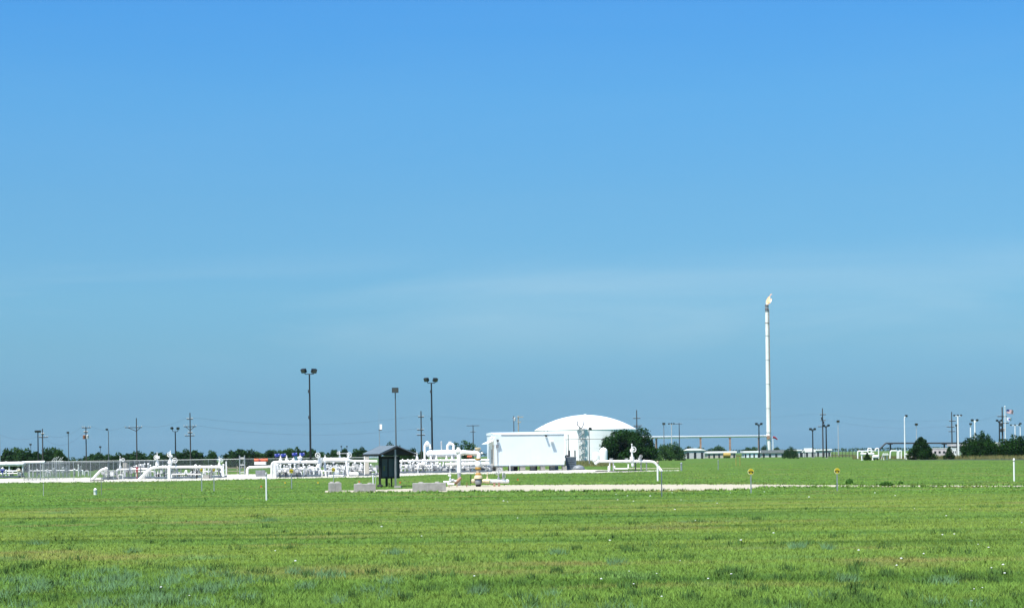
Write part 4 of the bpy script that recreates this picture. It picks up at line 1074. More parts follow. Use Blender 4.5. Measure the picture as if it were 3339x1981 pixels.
for px, top, lab in ((1854, 1419, 'thin dark mast behind the generator against the white tank'),):
    q = ground(P(px, 1520, d + 8)); tt = thing('mast', lab, 'mast', q); MB().cyl(q, (q.x, q.y, P(px, top, d + 8).z), .07, .05, 8).build('pole', DARK, tt, True); MB().cyl((q.x, q.y, P(px, top, d + 8).z), (q.x, q.y, P(px, top, d + 8).z + .1), .09).build('cap', DARK, tt)

# ------------------------------------------------------------------ domed storage tank and flare line
d = 600.0; s = S(d)
cx = (P(1742, 1402, d).x + P(2075, 1399, d).x) / 2; R_ = (P(2075, 1399, d).x - P(1742, 1402, d).x) / 2
zr = P(1909, 1400.5, d).z; zt = P(1909, 1352, d).z
t = thing('storage_tank', 'huge white storage tank with a shallow domed roof', 'tank', (cx, d, 0))
c0 = Vector((cx, d, 0))
n = 72
def circ(r, z): return [c0 + Vector((math.cos(2 * math.pi * k / n) * r, math.sin(2 * math.pi * k / n) * r, z)) for k in range(n)]
for k in range(5):
    z0, z1 = (zr - .02) * k / 5, (zr - .02) * (k + 1) / 5
    MB().rings([circ(R_ * .994, z0), circ(R_ * .994, z1 - .03)], cap=False).rings([circ(R_ * .992, z1 - .03), circ(R_ * .992, z1)], cap=False).build('shell_course', TANKWHITE, t, True)
Rs = (R_ ** 2 + (zt - zr) ** 2) / (2 * (zt - zr)); zc = zt - Rs; amax = math.asin(R_ / Rs)
MB().rings([circ(Rs * math.sin(amax * (1 - i / 14)) + .001, zc + Rs * math.cos(amax * (1 - i / 14))) for i in range(15)]).build('dome_roof', TANKWHITE, t, True)
MB().rings([circ(R_ * .992, zr - .28), circ(R_, zr - .22), circ(R_ + .01, zr - .02), circ(R_ * .99, zr + .02)], cap=False).build('eave_ring', TANKWHITE, t)
MB().lathe(c0 + Vector((0, 0, zt - .05)), [(0, .6), (.2, .6), (.25, .2), (.35, .2)], 12).build('vent', TANKWHITE, t)
MB().lathe(c0, [(0, R_ * 1.01), (.25, R_ * 1.01), (.26, R_ * .98)], 48).build('ring_foundation', CONC, t)
# stair tower against the tank
d2 = d - R_ - .9
t = thing('stair_tower', 'grey lattice stair tower and vents standing against the white tank', 'tower', ground(P(1896, 1500, d2)))
s2 = S(d2); xa, xb = P(1888, 1450, d2).x, P(1905, 1450, d2).x; zt_ = P(1896, 1393, d2).z
for x_ in (xa, xb):
    for y_ in (d2 - .35, d2 + .35): MB().cyl((x_, y_, 0), (x_, y_, zt_), .11, n=6).build('leg', GALV, t)
nf = 7
for k in range(nf):
    z0, z1 = zt_ * k / nf, zt_ * (k + 1) / nf
    sgn = 1 if k % 2 else -1
    MB().box(((xa + xb) / 2, d2, z1 - .05), (xb - xa + .1, .5, .06)).build('landing', LGREY, t)
    MB().tube([((xa if sgn > 0 else xb), d2 - .3, z0), ((xb if sgn > 0 else xa), d2 - .3, z1 - .1)], .16, 5).build('stair_flight', LGREY, t)
    MB().tube([((xa if sgn > 0 else xb), d2 - .7, z0 + .9), ((xb if sgn > 0 else xa), d2 - .7, z1 + .5)], .05, 5).build('handrail', GALV, t)
for x_, top in ((P(1883, 1380, d2).x, 1371), (P(1902, 1380, d2).x, 1374)):
    MB().tube([((xa + xb) / 2, d2, zt_ - .5), (x_, d2, zt_ + .8), (x_, d2, P(1890, top, d2).z)], .18, 7).build('vent_pipe', GREY, t, True)
    MB().box((x_, d2, zt_ + 1.0), (1.6, 1.0, .12)).build('platform', GREY, t)
    for q in (-.7, 0, .7): MB().cyl((x_ + q, d2 - .4, zt_ + 1.0), (x_ + q, d2 - .4, zt_ + 2.0), .05, n=5).build('rail_post', GALV, t)
    MB().box((x_, d2 - .4, zt_ + 2.0), (1.6, .06, .06)).build('guard_rail', GALV, t)
for (px, py, r, lab) in ((1944, 1484, 13, 'round white vessel end showing left of the largest bush'), (1968, 1470, 13, 'upper white vessel dome partly hidden by the largest bush')):
    q = P(px, py, 470); tt = thing('white_vessel', lab, 'vessel', ground(q)); ss = S(470)
    MB().lathe((q.x, q.y, 0), [(0, r * ss), (q.z, r * ss), (q.z + r * ss * .5, r * ss * .85), (q.z + r * ss * .8, r * ss * .5), (q.z + r * ss * .9, .02)], 20).build('shell', WHITE, tt, True)
    MB().cyl((q.x, q.y, q.z + r * ss * .85), (q.x, q.y, q.z + r * ss * 1.1), .1).build('nozzle', WHITE, tt)
d = 840.0; s = S(d)
pb = ground(P(2507, 1480, d)); zt = P(2501, 993, d).z
t = thing('flare_stack', 'very tall slim white flare stack burning at its tip', 'flare stack', pb)
rb, rt_ = 7.4 * s, 5.6 * s
for k in range(6):
    z0, z1 = zt * .955 * k / 6, zt * .955 * (k + 1) / 6
    MB().cyl(pb + Vector((0, 0, z0)), pb + Vector((0, 0, z1 - .12)), rb + (rt_ - rb) * k / 6, rb + (rt_ - rb) * (k + 1) / 6, 20).build('stack_section', mat('stack_paint', (.80, .80, .76), .5, var=.08, scale=.3, spots=(.40, .33, .27), spot_amt=.07, spot_scale=.7), t, True)
    MB().cyl(pb + Vector((0, 0, z1 - .14)), pb + Vector((0, 0, z1 + .02)), (rb + (rt_ - rb) * (k + 1) / 6) * 1.10, n=20).build('section_flange', GREY, t, True)
MB().cyl(pb + Vector((0, 0, zt * .956)), pb + Vector((0, 0, zt)), rt_ * .98, rt_ * 1.04, 16).build('flare_tip', GREY, t, True)
MB().cyl(pb + Vector((rb * .95, -.3, .5)), pb + Vector((rt_ * 1.15, -.3, zt * .97)), .13, n=6).build('pilot_line', RUSTLEG, t)
for z in (zt * .88, zt * .97, zt * .995): MB().torus(pb + Vector((0, 0, z)), (0, 0, 1), rt_ * 1.12, .10, 16, 5).build('ring_pipe', RUST, t)
MB().cyl(pb, pb + Vector((0, 0, .8)), rb * 1.5, n=20).build('base_ring', CONC, t)
MB().box(pb + Vector((-.3, -rb * 1.1, P(2507, 1425, d).z)), (1.4, .3, 1.6)).build('tee_plate', RUSTLEG, t)
# flame: the gas burning at the tip
FL = bpy.data.materials.new('flame'); FL.use_nodes = True
nt = FL.node_tree; nt.nodes.remove(nt.nodes['Principled BSDF'])
em = nt.nodes.new('ShaderNodeEmission'); em.inputs['Strength'].default_value = .85
gg = nt.nodes.new('ShaderNodeNewGeometry'); nn = nt.nodes.new('ShaderNodeTexNoise'); nn.inputs['Scale'].default_value = .55; nn.inputs['Detail'].default_value = 5
rp = nt.nodes.new('ShaderNodeValToRGB'); set_ramp(rp, [(.36, (1.0, .42, .20)), (.52, (1.0, .70, .45)), (.66, (1.0, .92, .80))])
nt.links.new(gg.outputs['Position'], nn.inputs['Vector']); nt.links.new(nn.outputs[0], rp.inputs[0]); nt.links.new(rp.outputs[0], em.inputs['Color']); nt.links.new(em.outputs[0], nt.nodes['Material Output'].inputs['Surface'])
tip = pb + Vector((0, 0, zt))
fl = thing('flare_flame', 'orange white gas flame leaning right at the stack tip', 'flame', tip)
def tongue(name, pts, rads):
    mb = MB(); mb.tube([tip + Vector(p) * .9 for p in pts], [r * .8 for r in rads], 12)
    for i, v in enumerate(mb.v):
        w_ = Vector(v); k = 1 + .35 * mnoise.noise(w_ * .9)
        mb.v[i] = w_ + Vector((mnoise.noise(w_ * .8) * .35, mnoise.noise(w_ * .8 + Vector((5, 0, 0))) * .35, mnoise.noise(w_ * .8 + Vector((0, 7, 0))) * .3))
    return mb.build(name, FL, fl, True)
tongue('main_tongue', [(0, 0, -.1), (.1, 0, .7), (.45, 0, 1.7), (.9, .1, 2.7), (1.3, 0, 3.8), (1.65, 0, 4.7)], [.45, .75, 1.15, 1.05, .65, .12])
tongue('side_tongue', [(.5, .1, .8), (1.3, 0, 1.5), (2.1, -.1, 2.3), (2.5, 0, 3.1)], [.4, .8, .65, .1])
tongue('wisp', [(1.6, 0, 4.9), (2.1, 0, 5.25), (2.9, 0, 5.3)], [.1, .22, .06])
# overhead flare line
t = thing('overhead_flare_pipe', 'long overhead white pipe running to the flare stack', 'pipe', ground(P(2300, 1480, d - 60)))
MB().tube([P(1700, 1432, 600 - 19), P(1985, 1427, 640), P(2200, 1424, 720), P(2497, 1421, d)], 3.7 * S(760), 14).build('pipe', WHITE, t, True)
for px, dd in ((2126, 690), (2140, 696), (2284, 756), (2380, 795), (2474, 830)):
    q = P(px, 1426, dd); MB().box((q.x, q.y, q.z / 2), (.72, .5, q.z)).build('support', RUSTLEG, t); MB().box((q.x, q.y, q.z - .15), (1.1, .8, .25)).build('shoe', RUST, t)
q0, q1 = P(1842, 1432, 560), P(1985, 1430, 560)
tt = thing('cable_conduit', 'thin dark cable conduit strung across the white tank', 'conduit', ground(q0)); MB().cyl(q0, q1, .09, n=6).build('conduit', DARK, tt)
for px in (1846, 1920, 1980): q = P(px, 1431, 560.3); MB().cyl(ground(q), q, .07, n=6).build('post', GREY, tt)

# ------------------------------------------------------------------ pipe run before the largest bush
d = G(2000, 1536).y; s = S(d)
t = thing('bush_pipe_run', 'white pipe run in front of the largest bush curving down into the grass', 'pipe', ground(P(2050, 1536, d)))
pipe(t, PX3(d, (1941, 1512), (1950, 1503), (2118, 1503)), 4.3 * s, bend=3)
pipe(t, PX3(d, (2117, 1503), (2134, 1505), (2147, 1521), (2166, 1547, -6)), 3.9 * s, bend=4)
MB().ball(P(1943, 1509, d), 5.2 * s, 12, 8).build('end_cap', WHITE, t, True)
for px in (1952, 1990, 2044, 2056, 2076, 2086, 2100): flange(t, P(px, 1503, d), (1, 0, 0), 5.8 * s)
valve(t, P(2061, 1497, d), P(2059, 1446, d), 6.5 * s, (P(2066, 1464, d - .3), 8.5 * s, (.3, -.9, .1)), cap=(P(2059, 1468, d), (9 * s, .3, 9 * s)))
MB().lathe(P(2063, 1521, d), [(0, 3 * s), (4 * s, 5 * s), (12 * s, 5 * s)], 12).build('drain_pot', WHITE, t, True)
valve(t, P(2086, 1498, d), P(2087, 1484, d), 5 * s, (P(2090, 1487, d - .3), 5 * s, FACE), LGREY)
for px in (1993, 2043): MB().box(P(px, 1495, d), (11 * s, .3, 3 * s)).cyl(P(px, 1495, d), P(px, 1503, d), 2 * s).build('branch', LGREY, t)
for px, m in ((1988, WHITE), (2000, LGREY), (2072, DARK), (2090, GREY), (2108, GREY)): support(t, px, 1505, d, 2 * s, m)
pipe(t, PX3(d - .6, (1984, 1536), (1984, 1520), (1988, 1520)), 2.4 * s, bend=1.5)
pipe(t, PX3(d - .5, (2004, 1517), (2004, 1527), (2049, 1527), (2049, 1512)), 2.3 * s)
b = ground(P(2020, 1534, d + .3)); tag(MB().box((b.x, b.y, .04), (160 * s, 1.2, .08)).box((b.x, b.y, .10), (150 * s, .16, .06)).build('pipe_run_shadow', DARK, base=b), 'dark slab painted as shadow beneath the pipe run by the bush', 'sleeper')  # dark slab and rib paint the shade under the pipe run

# ------------------------------------------------------------------ small posts, markers, signs
def white_post(px, top, bot, r, label, cap=WHITE, m=WHITE, lean=0.0, name='vent_post', cat='post', collar=None):
    b = ground(G(px, bot)); z = P(px, top, b.y).z
    t = thing(name, label, cat, b)
    e = b + Vector((lean, 0, z))
    MB().cyl(b, b + (e - b) * .93, r, n=12).build('post', m, t, True)
    MB().cyl(b + (e - b) * .93, e, r * 1.25, n=12).ball(e, r * 1.22, 10, 5).build('cap', cap, t, True)
    if collar: MB().cyl(b + (e - b) * .90, b + (e - b) * .93, r * 1.08, n=10).build('band', collar, t)
    return t
white_post(869, 1542, 1632, .043, 'white vent post with grey cap standing alone in the lawn', LGREY, collar=DARK)
white_post(3307, 1496, 1568, .055, 'white vent post with round cap beyond the thin track', WHITE, collar=DARK)
white_post(2145, 1505, 1567, .075, 'white vent post with tan cap beside the curved pipe end', TAN, collar=RUST)
white_post(2222, 1510, 1534, .11, 'short grey blue post past the curved pipe end', GALV, GALV)
white_post(2342, 1500, 1531, .05, 'thin bluish stake in the far grass right of the bushes', GALV, GALV, name='stake', cat='stake')
for px, lab in ((2400, 'fainter thin yellow stake in the far grass below the low roofs'), (2413, 'taller thin yellow stake in the far grass below the low roofs')):
    white_post(px, 1494 if px == 2400 else 1490, 1517, .05, lab, mat('dull_yellow', (.4, .28, .06), .7), mat('dull_yellow', (.4, .28, .06), .7), name='stake', cat='stake')
white_post(142, 1572, 1615, .018, 'thin grey stake in the lawn before the chain-link fence', GREY, LGREY, name='stake', cat='stake')
white_post(331, 1556, 1613, .018, 'thin grey stake near the white stubby bollard', GREY, GREY, name='stake', cat='stake')
white_post(2490, 1476, 1496, .08, 'thin dark stake in the grass below the flare stack', DARK, DARK, name='stake', cat='stake')
b = ground(G(311, 1612)); z = P(311, 1590, b.y).z; s = S(b.y)
t = thing('stubby_bollard', 'stubby white bollard with rounded head alone on the grass', 'bollard', b)
MB().lathe(b, [(0, 5.6 * s), (z * .62, 5.6 * s), (z * .66, 6.2 * s), (z * .74, 6.2 * s)], 16).build('body', WHITE, t, True)
MB().lathe(b, [(z * .74, 5.4 * s), (z * .88, 4.2 * s), (z * .96, 2.2 * s), (z, .01)], 16).build('head', WHITE, t, True)
def marker(px, top, bot, rpx, label, dim=False):
    b = ground(G(px, bot)); s = S(b.y); z = P(px, top, b.y).z; r = rpx * s
    t = thing('warning_marker', label, 'sign', b)
    MB().box(b + Vector((0, 0, (z - 2 * r) / 2 + .05)), (.06, .035, z - 2 * r + .1)).build('post', GALV, t)
    c = b + Vector((0, -.03, z - r))
    pl = MB().cyl(c + Vector((0, .02, 0)), c + Vector((0, -.005, 0)), r, n=24).build('sign_plate', LEMON, t); LOC[pl.name] = LOC[t.name]
    MB().cyl(c + Vector((.04 * r, -.005, .12 * r)), c + Vector((.04 * r, -.012, .12 * r)), r * .86, n=24).build('yellow_face', YELLOW, pl)
    for sx in (-1, 1):
        MB().box(c + Vector((sx * r * .55, -.016, -.12 * r)), (r * .34, .006, r * .55), 0, 0, sx * .35).build('black_mark', INK, pl)
    for k in range(3): MB().box(c + Vector((0, -.016, r * (.32 - k * .24))), (r * .8, .006, r * .07)).build('lettering_line', INK, pl)
marker(2449, 1527, 1607, 10.2, 'yellow round warning marker where the gravel track narrows')
marker(2730, 1525, 1599, 9.6, 'yellow round warning marker beside weed clumps on the thin track')
marker(658, 1527, 1600, 5.2, 'small yellow warning marker before the plinth of the long pipe')
marker(698, 1528, 1600, 4.4, 'smallest yellow warning marker before the downturned pipe end')
marker(951, 1528, 1592, 7, 'yellow warning marker in front of the dark meter skid')
marker(1088, 1524, 1580, 6.5, 'yellow warning marker above the squarest concrete block')
b = ground(G(2158, 1619)); t = thing('bare_sign_post', 'thin dark bare sign post in front of the curved pipe end', 'post', b); z = P(2158, 1534, b.y).z
MB().box(b + Vector((0, 0, z / 2)), (.05, .04, z)).build('post', SKIDBLUE, t); MB().box(b + Vector((.05, -.03, z * .32)), (.2, .02, .03)).build('cross_tie', GALV, t)
FLAGO, FLAGY = mat('orange_flag', (.7, .16, .02), .7), mat('yellow_flag', (.75, .5, .03), .7)
for px, py, m, lab in ((927, 1580, FLAGY, 'yellow pin flag in the grass right of the tall vent post'), (1034, 1580, FLAGY, 'yellow pin flag in the grass left of the squarest block'), (849, 1593, FLAGO, 'orange pin flag left of the tall lone vent post'), (1169, 1577, FLAGO, 'orange pin flag behind the medium concrete block'),
                       (1302, 1580, FLAGO, 'orange pin flag at the right foot of the kiosk'), (1267, 1585, FLAGY, 'yellow pin flag under the kiosk board'), (1686, 1570, FLAGO, 'orange pin flag in grass right of the launcher barrel')):
    b = ground(G(px, py)); t = thing('pin_flag', lab, 'flag', b)
    MB().cyl(b, b + Vector((0, 0, .26)), .006, n=5).build('wire', GREY, t)
    MB().prism([b + Vector((.0, 0, .12)), b + Vector((.13, .01, .14)), b + Vector((.12, 0, .25)), b + Vector((0, 0, .26))], (0, .006, 0)).build('flag', m, t)

# ------------------------------------------------------------------ light masts and utility poles
def flood_head(par, c, yaw, w, m=DKPOLE, tilt=.5):
    h = MB().box(c, (w, w * .55, w * .75), yaw, tilt).build('flood_head', m, par); LOC[h.name] = LOC[par.name]
    f = Matrix.Rotation(yaw, 3, 'Z') @ Matrix.Rotation(tilt, 3, 'X') @ Vector((0, -w * .29, 0))
    MB().box(Vector(c) + f, (w * .86, .03, w * .62), yaw, tilt).build('lens', AMBER if w > 1 else LENS, h)
def light_mast(px, top, bot, d, rpx, label, kind='double', m=DKPOLE, headw=12, arm=14, group=None, headm=DKPOLE, name='floodlight_mast'):
    s = S(d); b = ground(P(px, bot, d)); z = P(px, top, d).z
    t = thing(name, label, 'light pole', b, group)
    zp = z - (12 * s if kind == 'double' else 2 * s)
    MB().cyl(b, b + Vector((0, 0, zp)), rpx * s * 1.25, rpx * s * .8, 10).build('pole', m, t, True)
    MB().box(b + Vector((0, 0, .1)), (rpx * s * 4, rpx * s * 4, .2)).build('base_plate', CONC, t)
    if kind == 'double':
        pts = [b + Vector((-arm * s, 0, zp + 9 * s)), b + Vector((-arm * s, 0, zp)), b + Vector((arm * s, 0, zp)), b + Vector((arm * s, 0, zp + 9 * s))]
        MB().tube(pts, rpx * s * .45, 7, 5 * s).build('arm', m, t, True)
        flood_head(t, b + Vector((-arm * s - headw * s * .2, 0, zp + 11 * s)), -.6, headw * s, headm); flood_head(t, b + Vector((arm * s, 0, zp + 10 * s)), .7, headw * s, headm)
    elif kind == 'single':
        flood_head(t, b + Vector((0, -.2, z - headw * s * .3)), .1, headw * s, headm, .1)
    elif kind == 'vee':
        for sg in (-1, 1):
            MB().cyl(b + Vector((0, 0, zp - 8 * s)), b + Vector((sg * arm * s, 0, zp)), rpx * s * .6, n=6).build('arm', m, t); flood_head(t, b + Vector((sg * arm * s, 0, zp)), sg * .7, headw * s, headm)
    elif kind == 'tee':
        MB().box(b + Vector((0, 0, zp)), (arm * 2 * s, rpx * s, rpx * s)).build('arm', m, t)
        for sg in (-1, 0, 1): flood_head(t, b + Vector((sg * arm * s, 0, zp + headw * s * .3)), sg * .5, headw * s, headm)
    elif kind == 'hook':
        MB().tube([b + Vector((0, 0, zp - 2 * s)), b + Vector((0, 0, zp)), b + Vector((-arm * s, 0, zp + 5 * s))], rpx * s * .6, 7, 3 * s).build('arm', m, t); flood_head(t, b + Vector((-arm * s, 0, zp + 5 * s)), -.5, headw * s, headm)
    return t
t = light_mast(1013, 1207, 1515, 262, 2.9, 'tallest dark floodlight mast with two lamps on a curved yoke', 'double', headw=17, arm=15)
for z_ in (8.2, 12.0): q = LOC[t.name]; MB().box(q + Vector((-.1, -.15, z_)), (.25, .25, .45)).build('junction_box', DARK, t)
t = light_mast(1410, 1236, 1500, 275, 2.8, 'tall dark floodlight mast with two lamps above the separator vessel', 'double', headw=15, arm=13)
for z_ in (8.0, 12.2): q = LOC[t.name]; MB().box(q + Vector((-.1, -.15, z_)), (.22, .25, .4)).build('junction_box', DARK, t)
light_mast(1292, 1265, 1500, 270, 2.2, 'slim grey floodlight pole with one big square lamp behind kiosk', 'single', POLEGREY, headw=21)
light_mast(573, 1394, 1510, 330, 2.2, 'twin-lamp floodlight pole beside the three-armed utility pole', 'double', headw=9, arm=9)
light_mast(125, 1406, 1515, 330, 2.0, 'dark broad-headed floodlight pole beside the left utility pole', 'tee', headw=8, arm=6)
light_mast(224, 1407, 1525, 330, 1.3, 'slim single-lamp pole rising behind the chain-link fence', 'single', POLEGREY, headw=8)
light_mast(355, 1402, 1525, 320, 1.5, 'slim hook-armed lamp pole above the meter skid', 'hook', POLEGREY, headw=7, arm=5)
light_mast(101, 1446, 1510, 560, 1.0, 'faint small lamp pole over the left trees', 'single', POLEGREY, headw=7)
light_mast(328, 1454, 1510, 620, 1.0, 'faint small lamp pole over the trees behind the fence', 'single', POLEGREY, headw=7)
for px, lab in ((1114, 'left dark lamp post of a pair over the raised pipe'), (1132, 'right dark lamp post of a pair over the raised pipe')):
    light_mast(px, 1453, 1510, 420, .7, lab, 'single', DKPOLE, headw=5)
light_mast(1922, 1400, 1508, 380, 1.8, 'grey lamp pole standing before the white tank', 'hook', GREY, headw=10, arm=-4)
light_mast(2166, 1378, 1500, 620, 1.4, 'single-lamp pole above the lower green bush', 'single', GREY, headw=9)
light_mast(2191, 1380, 1500, 640, 1.6, 'pale tee-topped lamp pole above the lower green bush', 'tee', LGREY, headw=5, arm=8)
light_mast(2476, 1379, 1496, 640, 2.0, 'dark vee-armed lamp pole just left of the flare stack', 'vee', headw=8, arm=8)
light_mast(2651, 1396, 1492, 600, 2.0, 'dark vee-armed lamp pole behind the small gabled shed', 'vee', headw=8, arm=7)
light_mast(2695, 1384, 1490, 560, 2.2, 'dark vee-armed lamp pole beside the tall utility pole', 'vee', headw=8, arm=8)
light_mast(2734, 1370, 1490, 800, 1.1, 'faint pale lamp pole right of the tall utility pole', 'single', LGREY, headw=9)
light_mast(2951, 1358, 1494, 430, 1.9, 'white lamp pole in front of the dark pipe rack', 'hook', WHITE, headw=8, arm=-6)
light_mast(2989, 1380, 1490, 800, 1.0, 'faint lamp pole above the pointed cedar bush', 'single', LGREY, headw=9)
light_mast(3121, 1383, 1494, 440, 1.5, 'dark pole with cross lamp close behind the white tee lamp pole', 'single', DKPOLE, headw=9)
light_mast(3125, 1353, 1494, 432, 2.3, 'stout white lamp pole with a wide row of lamps', 'tee', WHITE, headw=6, arm=11)
light_mast(3166, 1379, 1492, 520, 2.0, 'shorter white lamp pole left of the forked white pole', 'single', WHITE, headw=8)
light_mast(3180, 1367, 1492, 500, 2.4, 'white lamp pole with forked twin lamps over the cedar clump', 'vee', WHITE, headw=8, arm=8)
light_mast(3260, 1368, 1492, 460, 2.2, 'dark vee-armed lamp pole left of the flagpole', 'vee', headw=7, arm=7)
light_mast(3311, 1384, 1492, 520, 1.6, 'white pole with dark wide lamp bar right of the flagpole', 'tee', WHITE, headw=5, arm=13)
light_mast(3328, 1378, 1492, 560, 1.4, 'thin white single-lamp pole at the right cedar clump', 'single', WHITE, headw=7)

POLETOPS = {}
def utility_pole(px, top, bot, d, rpx, arms, label, key, m=WOOD, trafo=(), braces=()):
    s = S(d); b = ground(P(px, bot, d)); z = P(px, top, d).z
    t = thing('utility_pole', label, 'utility pole', b, 'wooden utility poles')
    MB().cyl(b, b + Vector((0, 0, z)), rpx * s * 1.25, rpx * s * .8, 9).build('pole', m, t, True)
    tops = []
    for (py, l, r_) in arms:
        za = P(px, py, d).z
        a = MB().box(b + Vector(((r_ - l) * s / 2, -rpx * s, za)), ((l + r_) * s, rpx * s, rpx * s * 1.1)).build('crossarm', m, t); LOC[a.name] = LOC[t.name]
        for f in (-.97, -.5, .5, .97):
            q = b + Vector(((f * (l + r_) / 2 + (r_ - l) / 2) * s, -rpx * s, za + rpx * s * .5))
            MB().lathe(q, [(0, .05), (.12, .09), (.2, .06), (.26, .03)], 6).build('insulator', LGREY, a)
            tops.append(q + Vector((0, 0, .26)))
        if py in braces:
            for sg, e in ((-1, l), (1, r_)): MB().cyl(b + Vector((0, -rpx * s, za - 12 * s)), b + Vector((sg * e * .75 * s, -rpx * s, za)), .06, n=5).build('brace', m, t)
    for (py, dx, w, tm) in trafo:
        q = b + Vector((dx * s, -.3, P(px, py, d).z)); MB().lathe(q - Vector((0, 0, w * s * .7)), [(0, w * s * .45), (w * s * 1.2, w * s * .5), (w * s * 1.35, w * s * .25), (w * s * 1.5, w * s * .1)], 10).build('transformer', tm, t, True)
    POLETOPS[key] = (b + Vector((0, 0, z)), tops)
    return t
utility_pole(1, 1416, 1515, 330, 1.2, (), 'thin bare utility pole at the end of the thick header pipe', 'a0', GALV)
utility_pole(140, 1397, 1515, 340, 2.0, ((1415, 3, 5), (1425, 11, 18)), 'weathered two-armed utility pole beside the left trees', 'a')
utility_pole(282, 1391, 1530, 330, 1.9, ((1394, 12, 16), (1409, 6, 6)), 'utility pole with rusty orange transformers near the top', 'b', trafo=((1424, -5, 9, RUST), (1423, 6, 9, LGREY)))
utility_pole(447, 1362, 1530, 340, 1.9, ((1393, 37, 18),), 'utility pole with one wide braced crossarm', 'c', braces=(1393,))
utility_pole(622, 1345, 1530, 340, 2.0, ((1366, 10, 9), (1390, 20, 20), (1411, 7, 7), (1420, 17, 14)), 'tall utility pole with several crossarms and vee braces', 'd', braces=(1390,))
utility_pole(1375, 1339, 1510, 360, 2.2, ((1359, 9, 9), (1401, 13, 8), (1418, 14, 12)), 'utility pole with three short arms left of the vessel mast', 'e')
utility_pole(1544, 1385, 1505, 700, 1.6, ((1387, 21, 20), (1407, 9, 8)), 'faint utility pole with wide top arm over the round tree', 'f')
utility_pole(1677, 1355, 1500, 620, 1.4, ((1362, 4, 6),), 'left thin pole of a pair behind the white building', 'g', trafo=((1366, 3, 7, LGREY),))
utility_pole(1692, 1354, 1500, 620, 2.0, ((1359, 4, 16), (1376, 3, 8)), 'thicker right pole of a pair behind the white building', 'h', WOODL)
utility_pole(2078, 1336, 1495, 660, 1.9, ((1363, 12, 12), (1387, 11, 17), (1391, 9, 13)), 'utility pole rising behind the right rim of the tank', 'i')
utility_pole(2216, 1378, 1495, 660, 1.4, ((1381, 13, 10),), 'tee-shaped thin pole over the overhead flare pipe', 'j')
utility_pole(2684, 1330, 1490, 600, 2.0, ((1351, 9, 11), (1370, 7, 9), (1390, 16, 6)), 'tall utility pole with dark transformers left of faint lamp', 'k', trafo=((1363, -3, 6, DARK), (1377, 2, 6, DARK)))
utility_pole(3105, 1342, 1490, 560, 1.9, ((1372, 9, 13), (1391, 17, 8), (1406, 11, 11)), 'three-armed utility pole behind the stout white lamp pole', 'l')
utility_pole(3270, 1326, 1490, 480, 2.4, ((1357, 16, 14), (1379, 10, 20), (1398, 10, 10)), 'utility pole with transformers close beside the flagpole', 'm', trafo=((1384, -5, 8, DARK), (1402, -5, 8, DARK), (1400, 5, 8, GREY)))
def wire(a, b, sag, label, off=(0, 0, 0)):
    a = Vector(a); b = Vector(b)
    pts = [a.lerp(b, i / 12) - Vector((0, 0, sag * 4 * (i / 12) * (1 - i / 12))) for i in range(13)]
    tag(MB().tube([p - Vector(off) for p in pts], .011, 4).build('power_line', DARK, base=ground(a.lerp(b, .5))), label, 'cable', 'overhead power lines')
def near(k, i): return POLETOPS[k][1][i]
wire(near('a', -1), near('b', 0), 1.0, 'power line slung between the two-armed pole and the transformer pole')
wire(near('b', 3), near('c', 0), .8, 'power line between the transformer pole and the wide braced crossarm')
wire(near('a', -3), near('b', 5), 2.2, 'lower sagging cable reaching the transformer pole')
wire(near('c', 3), near('d', 0), .8, 'power line between wide braced crossarm and the tall many-armed pole')
wire(near('d', 3), near('e', 0), 1.6, 'long power line from tall many-armed pole past the masts')
wire(near('d', 6), near('e', 4), 1.6, 'lower long power line from many-armed pole past the masts')
wire(near('k', 3), near('l', 0), 1.2, 'power line from tall transformer pole toward the stout white lamp pole')
wire(near('k', 6), near('l', 5), 1.6, 'lower power line from tall transformer pole to the three-armed pole')
wire(near('l', 3), near('m', 0), 1.0, 'power line from three-armed pole to the pole beside the flagpole')
wire(near('i', 3), near('k', 0), 1.2, 'long power line passing behind the flare stack')
q = POLETOPS['e']; wire(near('e', 3), near('i', 0), 1.4, 'long power line passing over the white tank')
q = POLETOPS['a0'][0]; wire(q, near('a', 4), .8, 'power line from the thin bare pole to the two-armed pole')
# antenna with white radio box behind the kiosk
d = 262; b = ground(P(1238, 1500, d)); s = S(d)
t = thing('antenna_mast', 'thin antenna mast with a white radio box above the kiosk roof', 'antenna', b)
MB().cyl(b, (b.x, b.y, P(1237, 1397, d).z), .055, .05, 7).build('mast', GALV, t); MB().cyl((b.x, b.y, P(1237, 1397, d).z), (b.x, b.y, P(1237, 1328, d).z), .025, .012, 6).build('whip', GALV, t)
MB().box(P(1242, 1391, d), (7.5 * s, .3, 17 * s)).build('radio_box', WHITE, t); MB().box(P(1240, 1401, d), (10 * s, .3, 2.5 * s)).build('bracket', DARK, t)
